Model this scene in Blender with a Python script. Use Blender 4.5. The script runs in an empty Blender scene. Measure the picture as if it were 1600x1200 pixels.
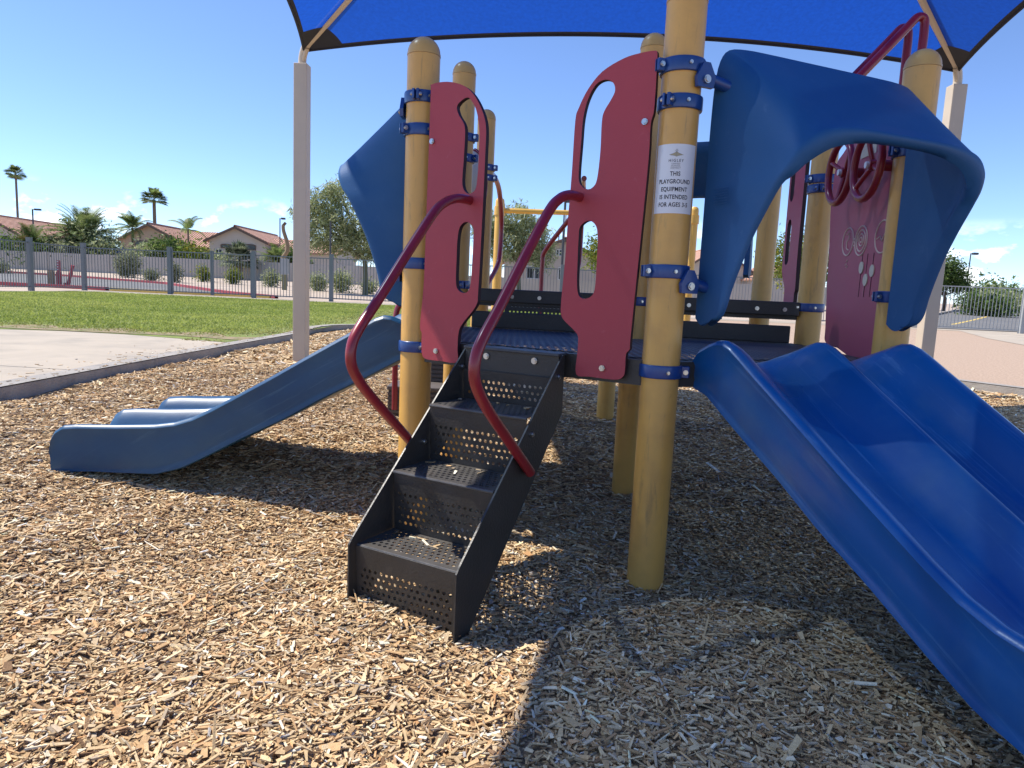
import bpy, math, random
import numpy as np
from mathutils import Vector, Matrix
from mathutils.geometry import tessellate_polygon
random.seed(7); rng = np.random.default_rng(7)
scene = bpy.context.scene
C = scene.collection
# ------------------------------------------------------------------ camera
cd = bpy.data.cameras.new('camera'); cam = bpy.data.objects.new('camera', cd); C.objects.link(cam)
cd.sensor_width = 36; cd.lens = 1084.5/1600*36; cd.clip_start = .02; cd.clip_end = 3000
fw = Vector((0, .99118642, -.13247445)); rt = Vector((.99897651, .00599209, .04483337)); up = Vector((-.04523203, .13233887, .99017195))
M = Matrix((rt, up, -fw)).transposed().to_4x4(); M.translation = (0, 0, 1.007)
cam.matrix_world = M; scene.camera = cam
# ------------------------------------------------------------------ light
SUN = Vector((-.66, .15, 1)).normalized()
EL = math.asin(SUN.z); AZ = math.atan2(SUN.x, SUN.y)
w = bpy.data.worlds.new('World'); scene.world = w; w.use_nodes = True
nt = w.node_tree; nt.nodes.clear()
N = nt.nodes.new; Lk = nt.links.new
wo = N('ShaderNodeOutputWorld'); bg = N('ShaderNodeBackground'); sky = N('ShaderNodeTexSky')
sky.sky_type = 'NISHITA'; sky.sun_disc = False; sky.sun_elevation = EL; sky.sun_rotation = AZ
sky.air_density = 1.0; sky.dust_density = .0; sky.ozone_density = 2.5; sky.altitude = 2600
bg.inputs['Strength'].default_value = .13
# small fair weather clouds low over the horizon, all the way round
tc = N('ShaderNodeTexCoord'); sep = N('ShaderNodeSeparateXYZ'); Lk(tc.outputs['Generated'], sep.inputs[0])
mp = N('ShaderNodeMapping'); mp.inputs['Scale'].default_value = (1, 1, 1.9); Lk(tc.outputs['Generated'], mp.inputs[0])
nz = N('ShaderNodeTexNoise'); nz.inputs['Scale'].default_value = 17; nz.inputs['Detail'].default_value = 7; nz.inputs['Roughness'].default_value = .58
Lk(mp.outputs[0], nz.inputs['Vector'])
cr = N('ShaderNodeValToRGB'); cr.color_ramp.elements[0].position = .545; cr.color_ramp.elements[1].position = .64
Lk(nz.outputs['Fac'], cr.inputs[0])
bd = N('ShaderNodeValToRGB'); e = bd.color_ramp.elements; e[0].position = 0; e[0].color = (.9, .9, .9, 1); e[1].position = .11; e[1].color = (0, 0, 0, 1)
m_ = e.new(.055); m_.color = (.75, .75, .75, 1)
Lk(sep.outputs['Z'], bd.inputs[0])
mu = N('ShaderNodeMath'); mu.operation = 'MULTIPLY'; Lk(cr.outputs[0], mu.inputs[0]); Lk(bd.outputs[0], mu.inputs[1])
mx = N('ShaderNodeMix'); mx.data_type = 'RGBA'; Lk(mu.outputs[0], mx.inputs['Factor']); tn = N('ShaderNodeMix'); tn.data_type = 'RGBA'; tn.blend_type = 'MULTIPLY'; tn.inputs['Factor'].default_value = 1; Lk(sky.outputs[0], tn.inputs['A']); tn.inputs['B'].default_value = (.84, .90, 1.05, 1); Lk(tn.outputs['Result'], mx.inputs['A']); mx.inputs['B'].default_value = (10.5, 10.6, 10.8, 1)
Lk(mx.outputs['Result'], bg.inputs['Color']); Lk(bg.outputs[0], wo.inputs[0])
sl = bpy.data.lights.new('sun', 'SUN'); sl.energy = 4.0; sl.angle = math.radians(.53); sl.color = (1, .945, .85)
so = bpy.data.objects.new('sun', sl); C.objects.link(so); so.rotation_euler = SUN.to_track_quat('Z', 'Y').to_euler(); so.location = (-8, 2, 14)
vs = scene.view_settings; vs.view_transform = 'Standard'; vs.look = 'None'; vs.exposure = .76; vs.gamma = 1; vs.use_curve_mapping = False
scene.render.engine = 'CYCLES'
scene.cycles.max_bounces = 4; scene.cycles.transparent_max_bounces = 8

# ------------------------------------------------------------------ materials
MATS = {}
def mat(name, col, rough=.6, var=.12, vscale=6, bump=.0, bscale=60, spec=.5, metal=0, attr=None, col2=None, c2scale=3, c2lo=.5, c2hi=.7, stretch=None, coat=0):
    if name in MATS: return MATS[name]
    m = bpy.data.materials.new(name); m.use_nodes = True; t = m.node_tree; b = t.nodes['Principled BSDF']
    n = t.nodes.new; l = t.links.new
    b.inputs['Roughness'].default_value = rough; b.inputs['Metallic'].default_value = metal; b.inputs['Specular IOR Level'].default_value = spec
    if coat: b.inputs['Coat Weight'].default_value = coat; b.inputs['Coat Roughness'].default_value = .15
    co = n('ShaderNodeTexCoord'); vec = co.outputs['Object']
    if stretch:
        mpn = n('ShaderNodeMapping'); mpn.inputs['Scale'].default_value = stretch; l(vec, mpn.inputs[0]); vec = mpn.outputs[0]
    nn = n('ShaderNodeTexNoise'); nn.inputs['Scale'].default_value = vscale; nn.inputs['Detail'].default_value = 5; l(vec, nn.inputs['Vector'])
    if attr:
        at = n('ShaderNodeAttribute'); at.attribute_name = attr; base = at.outputs['Color']
    else:
        rg = n('ShaderNodeRGB'); rg.outputs[0].default_value = (*col, 1); base = rg.outputs[0]
    if col2 is not None:
        n2 = n('ShaderNodeTexNoise'); n2.inputs['Scale'].default_value = c2scale; n2.inputs['Detail'].default_value = 6; n2.inputs['Roughness'].default_value = .62; l(vec, n2.inputs['Vector'])
        rp = n('ShaderNodeMapRange'); rp.inputs['From Min'].default_value = c2lo; rp.inputs['From Max'].default_value = c2hi; l(n2.outputs['Fac'], rp.inputs['Value'])
        mm = n('ShaderNodeMix'); mm.data_type = 'RGBA'; l(rp.outputs[0], mm.inputs['Factor']); l(base, mm.inputs['A']); mm.inputs['B'].default_value = (*col2, 1); base = mm.outputs['Result']
    hs = n('ShaderNodeHueSaturation'); l(base, hs.inputs['Color'])
    mr = n('ShaderNodeMapRange'); mr.inputs['From Min'].default_value = .25; mr.inputs['From Max'].default_value = .75
    mr.inputs['To Min'].default_value = 1-var; mr.inputs['To Max'].default_value = 1+var; l(nn.outputs['Fac'], mr.inputs['Value']); l(mr.outputs[0], hs.inputs['Value'])
    l(hs.outputs[0], b.inputs['Base Color'])
    r2 = n('ShaderNodeMapRange'); r2.inputs['To Min'].default_value = max(.03, rough-.1); r2.inputs['To Max'].default_value = min(1, rough+.12); l(nn.outputs['Fac'], r2.inputs['Value']); l(r2.outputs[0], b.inputs['Roughness'])
    if bump:
        bn = n('ShaderNodeTexNoise'); bn.inputs['Scale'].default_value = bscale; bn.inputs['Detail'].default_value = 4; l(vec, bn.inputs['Vector'])
        bp = n('ShaderNodeBump'); bp.inputs['Strength'].default_value = bump; bp.inputs['Distance'].default_value = .02; l(bn.outputs['Fac'], bp.inputs['Height']); l(bp.outputs[0], b.inputs['Normal'])
    MATS[name] = m; return m
YEL = mat('post_paint', (.69, .385, .095), .38, .08, 4, .03, 150, col2=(.60, .33, .09), c2scale=7, c2lo=.5, c2hi=.72)
CAP = mat('post_cap', (.60, .37, .11), .34, .07, 8)
YEL2 = mat('frame_paint', (.72, .42, .08), .45, .06, 5)
BLU = mat('blue_plastic', (.014, .085, .225), .55, .10, 3, .06, 260, spec=.35, col2=(.035, .115, .26), c2scale=2.6, c2lo=.45, c2hi=.8)
BLS = mat('slide_plastic', (.004, .085, .29), .30, .12, 3, .02, 200, col2=(.045, .135, .29), c2scale=2.4, c2lo=.46, c2hi=.72, coat=.25)
CLM = mat('clamp_paint', (.010, .05, .21), .33, .08, 20, coat=.2)
RAIL = mat('rail_coating', (.25, .013, .024), .33, .1, 14, coat=.25)
PAN = mat('panel_sheet', (.40, .046, .062), .52, .06, 3, .12, 420)
PAN2 = mat('panel_sheet_blue_lit', (.42, .085, .13), .5, .08, 3, .08, 400)  # red sheet, blue light through the canopy partly mixed into its colour
PED = mat('panel_edge_shade_slot', (.03, .008, .012), .6, .05)  # panel edges with their shade put into the colour; also dark slider slots
TRD = mat('tread_coating', (.075, .07, .064), .4, .25, 12, .1, 120, col2=(.115, .098, .08), c2scale=9, c2lo=.5, c2hi=.78)
NOS = mat('worn_nosing', (.085, .08, .074), .34, .3, 25, .05, 100)
BLK = mat('deck_coating', (.04, .037, .034), .42, .2, 10, .1, 120, col2=(.04, .037, .033), c2scale=7, c2lo=.55, c2hi=.8)
DECK = mat('deck_surface', (.05, .056, .066), .45, .2, 8, .1, 150, col2=(.10, .095, .085), c2scale=5, c2lo=.5, c2hi=.8)
STL = mat('steel_bolt', (.55, .54, .52), .28, .1, 40, metal=1)
WHT = mat('cream_paint', (.55, .46, .35), .5, .05, 5, .03, 120)
BRN = mat('transfer_coating', (.11, .09, .075), .6, .1, 9)
HEM = mat('canopy_hem', (.02, .022, .035), .8, .1, 12)
GRY = mat('fence_paint', (.17, .18, .19), .5, .06, 3)
GRL = mat('fence_paint_light', (.33, .34, .34), .5, .06, 3)
STK = mat('sticker_vinyl', (.74, .74, .74), .4, .03, 10)
INK = mat('ink', (.02, .02, .03), .6, .02)
INKG = mat('ink_grey', (.3, .29, .28), .6, .02)
GOLD = mat('ink_gold', (.42, .36, .22), .6, .02)
ENG = mat('engraving', (.66, .50, .42), .6, .05)
CREAM = mat('cream_insert', (.62, .55, .42), .5, .05)
CONC = mat('concrete', (.43, .365, .285), .85, .10, 1.6, .15, 90, col2=(.29, .255, .21), c2scale=1.3, c2lo=.5, c2hi=.78)
CURB = mat('curb_concrete', (.34, .31, .275), .9, .14, 5, .3, 70, col2=(.22, .20, .18), c2scale=7, c2lo=.55, c2hi=.75)
SOIL = mat('mulch_base', (.26, .17, .09), .95, .35, 60, .8, 90, col2=(.44, .30, .16), c2scale=60, c2lo=.45, c2hi=.6)
CHIP = mat('wood_chip', (.4, .28, .16), .8, .16, 120, .25, 300, attr='Col', spec=.25)
GRAV = mat('gravel', (.46, .335, .245), .95, .2, 30, .6, 45, col2=(.34, .235, .165), c2scale=38, c2lo=.45, c2hi=.62)
DES = mat('desert_ground', (.46, .37, .29), .95, .15, .6, .3, 8, col2=(.37, .29, .225), c2scale=.5, c2lo=.45, c2hi=.7)
LAWN = mat('lawn_turf', (.17, .21, .04), .9, .25, 1.5, .6, 60, col2=(.2, .24, .05), c2scale=.5, c2lo=.45, c2hi=.7)
GRASS = mat('grass_blade', (.1, .2, .03), .6, .2, 2, attr='Col', spec=.3)
ASPH = mat('asphalt', (.15, .145, .14), .9, .1, 1.5, .3, 40, col2=(.19, .182, .175), c2scale=.6)
REDC = mat('red_curb_paint', (.42, .07, .08), .7, .12, 4)
YELC = mat('yellow_curb_paint', (.62, .45, .12), .7, .12, 4)
WALLM = mat('block_wall', (.43, .39, .345), .9, .08, .8, .2, 12)
STU = mat('stucco_tan', (.50, .44, .37), .9, .05, .5, .2, 30)
STU2 = mat('stucco_warm', (.42, .32, .225), .9, .05, .5, .2, 30)
STU3 = mat('stucco_grey', (.43, .37, .31), .9, .05, .5, .2, 30)
FASC = mat('fascia', (.13, .085, .06), .7, .08)
GLS = mat('window_glass', (.02, .023, .028), .12, .1, 3)
WFR = mat('window_frame', (.6, .6, .58), .5, .05)
TRK = mat('bark', (.12, .085, .055), .9, .25, 6, .6, 20)
TRKG = mat('bark_green', (.13, .13, .07), .85, .2, 6, .4, 20)
PTRK = mat('palm_trunk', (.17, .13, .095), .95, .3, 8, .8, 14)
LEAF = mat('foliage', (.06, .1, .03), .55, .22, 1.2, attr='Col', spec=.3)
LAMP = mat('lamp_metal', (.05, .05, .055), .5, .1)
TARP = mat('umbrella_cloth', (.06, .11, .30), .8, .1)
WOOD = mat('wood_post', (.27, .19, .11), .85, .15, 6)
for m in (LEAF, GRASS):
    t = m.node_tree; b = t.nodes['Principled BSDF']; o = t.nodes['Material Output']
    tr = t.nodes.new('ShaderNodeBsdfTranslucent'); ms = t.nodes.new('ShaderNodeMixShader'); ms.inputs[0].default_value = .42
    src = b.inputs['Base Color'].links[0].from_socket
    t.links.new(src, tr.inputs[0]); t.links.new(b.outputs[0], ms.inputs[1]); t.links.new(tr.outputs[0], ms.inputs[2]); t.links.new(ms.outputs[0], o.inputs[0])
def tile_mat():
    m = mat('roof_tile', (.44, .225, .155), .85, .18, 1.2, 0, 1, col2=(.54, .33, .24), c2scale=5, c2lo=.4, c2hi=.65)
    t = m.node_tree; b = t.nodes['Principled BSDF']; co = [x for x in t.nodes if x.type == 'TEX_COORD'][0]
    wv = t.nodes.new('ShaderNodeTexWave'); wv.inputs['Scale'].default_value = 1.1; wv.bands_direction = 'X'
    w2 = t.nodes.new('ShaderNodeTexWave'); w2.inputs['Scale'].default_value = .9; w2.bands_direction = 'Z'; w2.wave_profile = 'SAW'
    ad = t.nodes.new('ShaderNodeMath'); ad.operation = 'ADD'
    t.links.new(co.outputs['Object'], wv.inputs[0]); t.links.new(co.outputs['Object'], w2.inputs[0]); t.links.new(wv.outputs['Fac'], ad.inputs[0]); t.links.new(w2.outputs['Fac'], ad.inputs[1])
    bp = t.nodes.new('ShaderNodeBump'); bp.inputs['Strength'].default_value = 1; bp.inputs['Distance'].default_value = .12; t.links.new(ad.outputs[0], bp.inputs['Height']); t.links.new(bp.outputs[0], b.inputs['Normal'])
    return m
TILE = tile_mat()
def scuff(m, d, col, scale=26, lo=.60, hi=.72, amt=.5, along=1.6):
    '''fine light scratches running along direction d of the object'''
    t = m.node_tree; hs = [x for x in t.nodes if x.type == 'HUE_SAT'][0]; lk = hs.inputs['Color'].links[0]; src = lk.from_socket
    d = Vector(d).normalized(); a = d.orthogonal().normalized(); b = d.cross(a); n = t.nodes.new; l = t.links.new
    co = [x for x in t.nodes if x.type == 'TEX_COORD'][0].outputs['Object']; cb = n('ShaderNodeCombineXYZ')
    for i, (v, k) in enumerate(((d, along), (a, scale), (b, scale))):
        vm = n('ShaderNodeVectorMath'); vm.operation = 'DOT_PRODUCT'; l(co, vm.inputs[0]); vm.inputs[1].default_value = v*k; l(vm.outputs['Value'], cb.inputs[i])
    nz = n('ShaderNodeTexNoise'); nz.inputs['Scale'].default_value = 1; nz.inputs['Detail'].default_value = 6; nz.inputs['Roughness'].default_value = .7; nz.inputs['Distortion'].default_value = .6; l(cb.outputs[0], nz.inputs['Vector'])
    mr = n('ShaderNodeMapRange'); mr.inputs['From Min'].default_value = lo; mr.inputs['From Max'].default_value = hi; mr.inputs['To Max'].default_value = amt; l(nz.outputs['Fac'], mr.inputs['Value'])
    mm = n('ShaderNodeMix'); mm.data_type = 'RGBA'; l(mr.outputs[0], mm.inputs['Factor']); l(src, mm.inputs['A']); mm.inputs['B'].default_value = (*col, 1); l(mm.outputs['Result'], hs.inputs['Color'])
BLSL = mat('slide_plastic_left', (.006, .062, .155), .36, .14, 3, .02, 200, col2=(.03, .10, .185), c2scale=2.2, c2lo=.42, c2hi=.72)
scuff(BLS, (.388, -.922, -.58), (.10, .24, .46), 34, .56, .72, .55); scuff(BLSL, (-1, .05, -.58), (.09, .19, .29), 34, .56, .72, .5)
scuff(YEL, (0, 0, 1), (.30, .19, .08), 34, .57, .74, .7, 5); scuff(BLU, (.3, .2, 1), (.09, .18, .32), 22, .62, .76, .4, 9); scuff(PAN, (.4, .3, 1), (.52, .16, .18), 40, .63, .76, .35, 14); scuff(RAIL, (.3, .5, .8), (.36, .06, .07), 60, .60, .75, .4, 18)
scuff(BLK, (.3, .2, 1), (.10, .088, .075), 40, .60, .75, .5, 16)
def fabric_mat():
    m = bpy.data.materials.new('shade_cloth'); m.use_nodes = True; t = m.node_tree; n = t.nodes.new; l = t.links.new
    t.nodes.clear(); o = n('ShaderNodeOutputMaterial')
    d = n('ShaderNodeBsdfDiffuse'); tl = n('ShaderNodeBsdfTranslucent'); tp = n('ShaderNodeBsdfTransparent')
    co = n('ShaderNodeTexCoord'); nz = n('ShaderNodeTexNoise'); nz.inputs['Scale'].default_value = 34; nz.inputs['Detail'].default_value = 8; l(co.outputs['Object'], nz.inputs['Vector'])
    mr = n('ShaderNodeMapRange'); mr.inputs['To Min'].default_value = .70; mr.inputs['To Max'].default_value = 1.30; l(nz.outputs['Fac'], mr.inputs['Value'])
    h = n('ShaderNodeHueSaturation'); h.inputs['Color'].default_value = (.0035, .058, .40, 1); l(mr.outputs[0], h.inputs['Value'])
    l(h.outputs[0], d.inputs[0]); l(h.outputs[0], tl.inputs[0]); tp.inputs[0].default_value = (.60, .79, 1, 1)
    a = n('ShaderNodeMixShader'); a.inputs[0].default_value = .5; l(d.outputs[0], a.inputs[1]); l(tl.outputs[0], a.inputs[2])
    b = n('ShaderNodeMixShader'); b.inputs[0].default_value = .105; l(a.outputs[0], b.inputs[1]); l(tp.outputs[0], b.inputs[2]); l(b.outputs[0], o.inputs[0])
    return m
CLOTH = fabric_mat()

# ------------------------------------------------------------------ builders
def V(*a): return Vector(a)
class MB:
    def __init__(s): s.v = []; s.f = []; s.mi = []
    def add(s, vs, fs, mi=0):
        b = len(s.v); s.v += [tuple(x) for x in vs]; s.f += [tuple(b+i for i in f) for f in fs]; s.mi += [mi]*len(fs); return s
    def hexa(s, p, mi=0):   # 8 corner points: bottom 4, top 4
        return s.add(p, [(3, 2, 1, 0), (4, 5, 6, 7), (0, 1, 5, 4), (1, 2, 6, 5), (2, 3, 7, 6), (3, 0, 4, 7)], mi)
    def box(s, x0, x1, y0, y1, z0, z1, mi=0):
        return s.hexa([(x0, y0, z0), (x1, y0, z0), (x1, y1, z0), (x0, y1, z0), (x0, y0, z1), (x1, y0, z1), (x1, y1, z1), (x0, y1, z1)], mi)
    def tube(s, pts, r, n=12, caps=True, r2=None):
        pts = [Vector(p) for p in pts]; k = len(pts); rings = []
        tan = [((pts[min(i+1, k-1)]-pts[max(i-1, 0)]).normalized()) for i in range(k)]
        a = tan[0].orthogonal().normalized()
        vs = []
        for i in range(k):
            a = (a-tan[i]*a.dot(tan[i])).normalized(); b = tan[i].cross(a)
            rr = r if r2 is None else r+(r2-r)*i/(k-1)
            vs += [pts[i]+(a*math.cos(2*math.pi*j/n)+b*math.sin(2*math.pi*j/n))*rr for j in range(n)]
        fs = [(i*n+j, i*n+(j+1) % n, (i+1)*n+(j+1) % n, (i+1)*n+j) for i in range(k-1) for j in range(n)]
        if caps: fs += [tuple(reversed(range(n))), tuple(range((k-1)*n, k*n))]
        return s.add(vs, fs)
    def lathe(s, x, y, prof, n=24, dirv=None):  # prof: (radius, z)
        vs = []; k = len(prof)
        for r, z in prof: vs += [(x+r*math.cos(2*math.pi*j/n), y+r*math.sin(2*math.pi*j/n), z) for j in range(n)]
        fs = [(i*n+j, i*n+(j+1) % n, (i+1)*n+(j+1) % n, (i+1)*n+j) for i in range(k-1) for j in range(n)]
        fs += [tuple(reversed(range(n))), tuple(range((k-1)*n, k*n))]
        return s.add(vs, fs)
    def plate(s, outer, holes, fn, d0, d1, edge=1):
        """flat sheet with holes, fn(a, b, d) -> world; between depths d0 and d1"""
        loops = [outer]+holes; allp = [q for lp in loops for q in lp]
        tri = tessellate_polygon([[Vector((a, b, 0)) for a, b in lp] for lp in loops]); n = len(allp)
        s.add([fn(a, b, d0) for a, b in allp], tri); s.add([fn(a, b, d1) for a, b in allp], [tuple(reversed(t)) for t in tri])
        for lp in loops:
            k = len(lp)
            s.add([fn(a, b, d0) for a, b in lp]+[fn(a, b, d1) for a, b in lp], [(i, (i+1) % k, k+(i+1) % k, k+i) for i in range(k)], edge)
        return s
    def grid(s, fn, nu, nv):
        vs = [fn(i/nu, j/nv) for i in range(nu+1) for j in range(nv+1)]
        return s.add(vs, [(i*(nv+1)+j, (i+1)*(nv+1)+j, (i+1)*(nv+1)+j+1, i*(nv+1)+j+1) for i in range(nu) for j in range(nv)])
def link(name, me, parent=None):
    o = bpy.data.objects.new(name, me); C.objects.link(o)
    if parent: o.parent = parent
    return o
def rootloc(p):
    while p.parent: p = p.parent
    return p.location
def build(name, mb, mats, parent=None, smooth=False, loc=None, angle=40, solid=0, bevel=0):
    me = bpy.data.meshes.new(name)
    off = Vector(rootloc(parent)) if parent else (Vector(loc) if loc else Vector((0, 0, 0)))
    me.from_pydata([(x-off.x, y-off.y, z-off.z) for x, y, z in mb.v], [], mb.f)
    if not isinstance(mats, (list, tuple)): mats = [mats]
    for m in mats: me.materials.append(m)
    if len(mats) > 1: me.polygons.foreach_set('material_index', [min(i, len(mats)-1) for i in mb.mi])
    if smooth:
        me.polygons.foreach_set('use_smooth', [True]*len(me.polygons)); me.set_sharp_from_angle(angle=math.radians(angle))
    me.update()
    o = link(name, me, parent)
    if not parent: o.location = off
    if solid: md = o.modifiers.new('solid', 'SOLIDIFY'); md.thickness = solid; md.offset = 0
    if bevel: md = o.modifiers.new('bevel', 'BEVEL'); md.width = bevel; md.segments = 2; md.limit_method = 'ANGLE'; md.angle_limit = math.radians(35)
    return o
def tag(o, label, cat=None, group=None):
    o['label'] = label
    if cat: o['category'] = cat
    if group: o['group'] = group
    return o
def thing(name, loc, label, cat, group=None):
    o = bpy.data.objects.new(name, None); o.empty_display_size = .2; C.objects.link(o); o.location = loc; return tag(o, label, cat, group)
def struct(o, kind='structure'): o['kind'] = kind; return o
def cat_rom(pts, n=5, closed=True):
    out = []; k = len(pts); P = [np.array(p, float) for p in pts]
    rngi = range(k) if closed else range(k-1)
    for i in rngi:
        p0 = P[(i-1) % k] if closed else P[max(i-1, 0)]; p1 = P[i]; p2 = P[(i+1) % k]; p3 = P[(i+2) % k] if closed else P[min(i+2, k-1)]
        for j in range(n):
            t = j/n; out.append(tuple(.5*((2*p1)+(-p0+p2)*t+(2*p0-5*p1+4*p2-p3)*t*t+(-p0+3*p1-3*p2+p3)*t**3)))
    if not closed: out.append(tuple(P[-1]))
    return out
def colmesh(name, verts, quads, cols, m, parent=None, loc=(0, 0, 0)):
    """numpy mesh: verts (n,3), quads (m,4), per vertex colour attribute"""
    me = bpy.data.meshes.new(name); off = np.array(rootloc(parent) if parent else loc)
    me.vertices.add(len(verts)); me.vertices.foreach_set('co', (verts-off).astype(np.float32).ravel())
    k = quads.shape[1]
    me.loops.add(quads.size); me.loops.foreach_set('vertex_index', quads.astype(np.int32).ravel())
    me.polygons.add(len(quads)); me.polygons.foreach_set('loop_start', np.arange(0, quads.size, k, dtype=np.int32)); me.polygons.foreach_set('loop_total', np.full(len(quads), k, np.int32))
    a = me.attributes.new('Col', 'FLOAT_COLOR', 'POINT'); a.data.foreach_set('color', np.c_[cols, np.ones(len(cols))].astype(np.float32).ravel())
    me.update(calc_edges=True); me.shade_flat(); me.materials.append(m)
    o = link(name, me, parent)
    if not parent: o.location = loc
    return o

# ------------------------------------------------------------------ terrain
def sst(a, b, x):
    t = np.clip((x-a)/(b-a), 0, 1); return t*t*(3-2*t)
def H(x, y):     # surface of the wood-chip bed
    d = np.hypot(x-.45, y-2.2)
    h = .2*sst(.9, 4.5, d)+.012*np.sin(x*3.1+1)*np.cos(y*2.7)+.008*np.sin(x*7.3-y*5.1)+.007*np.sin(11*x+3*y+1)*np.sin(12*y-4*x)+.005*np.sin(19*x-6*y)*np.sin(21*y+5*x)
    h = h+.035*np.exp(-((x+.42)**2+(y-2.02)**2)/.02)-.02*np.exp(-((x+.05)**2+(y-1.85)**2)/.05)
    return h
LZ = .262
def T(x, y):     # land outside
    r = np.maximum(y, 0)
    return LZ+np.clip((r-30)*.0247, 0, .74)+np.clip((r-60)*.012, 0, 6)
def strip(name, poly, z, m, n=1, kind='structure', lift=.0):
    mb = MB(); tri = tessellate_polygon([[Vector((x, y, 0)) for x, y in poly]])
    mb.add([(x, y, (z if z is not None else float(T(x, y)))+lift) for x, y in poly], [t if (Vector((*poly[t[1]], 0))-Vector((*poly[t[0]], 0))).cross(Vector((*poly[t[2]], 0))-Vector((*poly[t[0]], 0))).z > 0 else tuple(reversed(t)) for t in tri])
    o = build(name, mb, m); return struct(o, kind)
# big sheet to the horizon with a hole where the wood-chip bed lies (kept lower there)
xs = [-900, -300, -120, -60, -30, -12, -5, -3.3, 0, 3, 5.3, 12, 30, 60, 120, 300, 900]; ys = [-40, -8, -3, 0, 4, 8, 13.2, 20, 26, 30, 36, 44, 52, 60, 80, 120, 250, 600, 1800]
mb = MB(); g = [[(x, y, (float(T(x, y)) if not (-3.4 < x < 5.4 and -4 < y < 13.4) else -.25)-.02) for y in ys] for x in xs]
for i in range(len(xs)-1):
    for j in range(len(ys)-1): mb.add([g[i][j], g[i+1][j], g[i+1][j+1], g[i][j+1]], [(0, 1, 2, 3)])
struct(build('ground', mb, DES))
BED = [(-3.16, -3), (-3.14, 4.4), (-3.12, 7), (-3.06, 9.5), (-2.98, 12.4), (0, 13), (2.2, 11.4), (3.7, 8.9), (4.75, 7.3), (5.25, 6.5), (5.25, -3)]
def inbed(x, y):
    x = np.asarray(x); y = np.asarray(y); c = np.zeros(x.shape, bool); k = len(BED)
    for i in range(k):
        x0, y0 = BED[i]; x1, y1 = BED[(i+1) % k]
        if y0 == y1: continue
        cond = ((y0 > y) != (y1 > y)) & (x < (x1-x0)*(y-y0)/(y1-y0)+x0); c ^= cond
    return c
mb = MB(); mb.grid(lambda u, v: (-3.3+8.7*u, -3+16.2*v, float(H(-3.3+8.7*u, -3+16.2*v))), 150, 260)
struct(build('mulch_bed', mb, SOIL, smooth=True, angle=180))
# outer sheets: concrete pad, lawn, gravel
def offs(poly, d):   # offset open polyline to its left
    out = []
    for i, p in enumerate(poly):
        a = Vector(poly[max(i-1, 0)]); b = Vector(poly[min(i+1, len(poly)-1)]); t = (b-a).normalized(); out.append((p[0]-t.y*d, p[1]+t.x*d))
    return out
edge = BED[:10]; path = [(-3.16, -3)]+cat_rom(edge, 6, False)[1:]
pin = path; pout = offs(path, .16)
mb = MB(); n_ = len(pin)
for a, b, za, zb in ((pin, pin, .06, LZ+.015), (pin, pout, LZ+.022, LZ+.022), (pout, pout, LZ+.015, -.05)):
    mb.add([(p[0], p[1], za) for p in a]+[(p[0], p[1], zb) for p in b], [(i, i+1, n_+i+1, n_+i) for i in range(n_-1)])
struct(build('curb', mb, CURB, smooth=False))
pad = struct(bpy.data.objects.new('concrete_pad', None)); C.objects.link(pad)
slabs = [[(-3.34, -3), (-3.33, 2.2), (-9, 2.6), (-9, -3)], [(-3.33, 2.215), (-3.31, 5.2), (-9, 5.75), (-9, 2.615)], [(-3.31, 5.215), (-3.27, 8.02), (-3.9, 8.25), (-4.8, 8.53), (-5.6, 8.6), (-6.3, 8.45), (-9, 8.1), (-9, 5.765)]]
for sP in slabs:
    mb = MB(); k = len(sP); mb.add([(x, y, LZ+.004) for x, y in sP]+[(x, y, LZ-.08) for x, y in sP], [tuple(range(k))]+[(i, k+i, k+(i+1) % k, (i+1) % k) for i in range(k)])
    o = build('concrete_slab', mb, CONC, pad)
LAWNP = [(-3.25, 8.03), (-3.2, 9.6), (-3.14, 12.5), (-.2, 13.2), (1.6, 14), (2.5, 18), (2.5, 26.6), (-16.6, 26.6), (-16.6, 8.1), (-9, 8.11), (-6.3, 8.46), (-5.6, 8.61), (-4.8, 8.54), (-3.9, 8.26)]
strip('lawn', LAWNP, LZ, LAWN, lift=.006)
strip('gravel', [(5.43, -3), (5.43, 6.5), (4.9, 7.4), (3.85, 9), (2.35, 11.55), (.1, 13.2), (1.65, 14), (2.55, 18), (2.55, 26.6), (30, 26.6), (30, -3)], LZ, GRAV, lift=.002)
strip('fence_walk', [(-17.5, 26.65), (30, 26.65), (30, 28.6), (-17.5, 28.6)], LZ, CONC, lift=.008)
strip('path', [(13.7, 20.2), (17, 26.64), (30, 26.64), (30, 12), (20, 12), (12.3, 16.8)], LZ, CONC, lift=.010)
# ------------------------------------------------------------------ play structure
P = dict(P1=(-.399, 2.839), P2=(.5, 2.341), P3=(-.336, 3.978), P4=(-.261, 5.074), P5=(.607, 3.512), P6=(.70, 5.08), P7=(1.615, 4.62), P8=(1.563, 3.719), P9=(1.49, 2.757))
PS = thing('play_structure', (.6, 3.5, 0), 'yellow, red and blue climbing structure with stairs and double slides on the wood chips', 'playground')
RP = .0635
def frame(a, b, sgn):
    A = np.array(P[a]); B = np.array(P[b]); u = B-A; Ln = np.hypot(*u); u = u/Ln; n = np.array([u[1], -u[0]])*sgn
    return (lambda t, o, z: (A[0]+u[0]*t+n[0]*o, A[1]+u[1]*t+n[1]*o, z)), Ln
FS, LS = frame('P1', 'P2', 1)       # stairs side, +o towards the viewer
FR, LR = frame('P2', 'P9', 1)       # right slide
FL, LL = frame('P1', 'P3', -1)      # left slide
FM, LM = frame('P9', 'P8', -1)      # side panel, +o towards the deck
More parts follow.
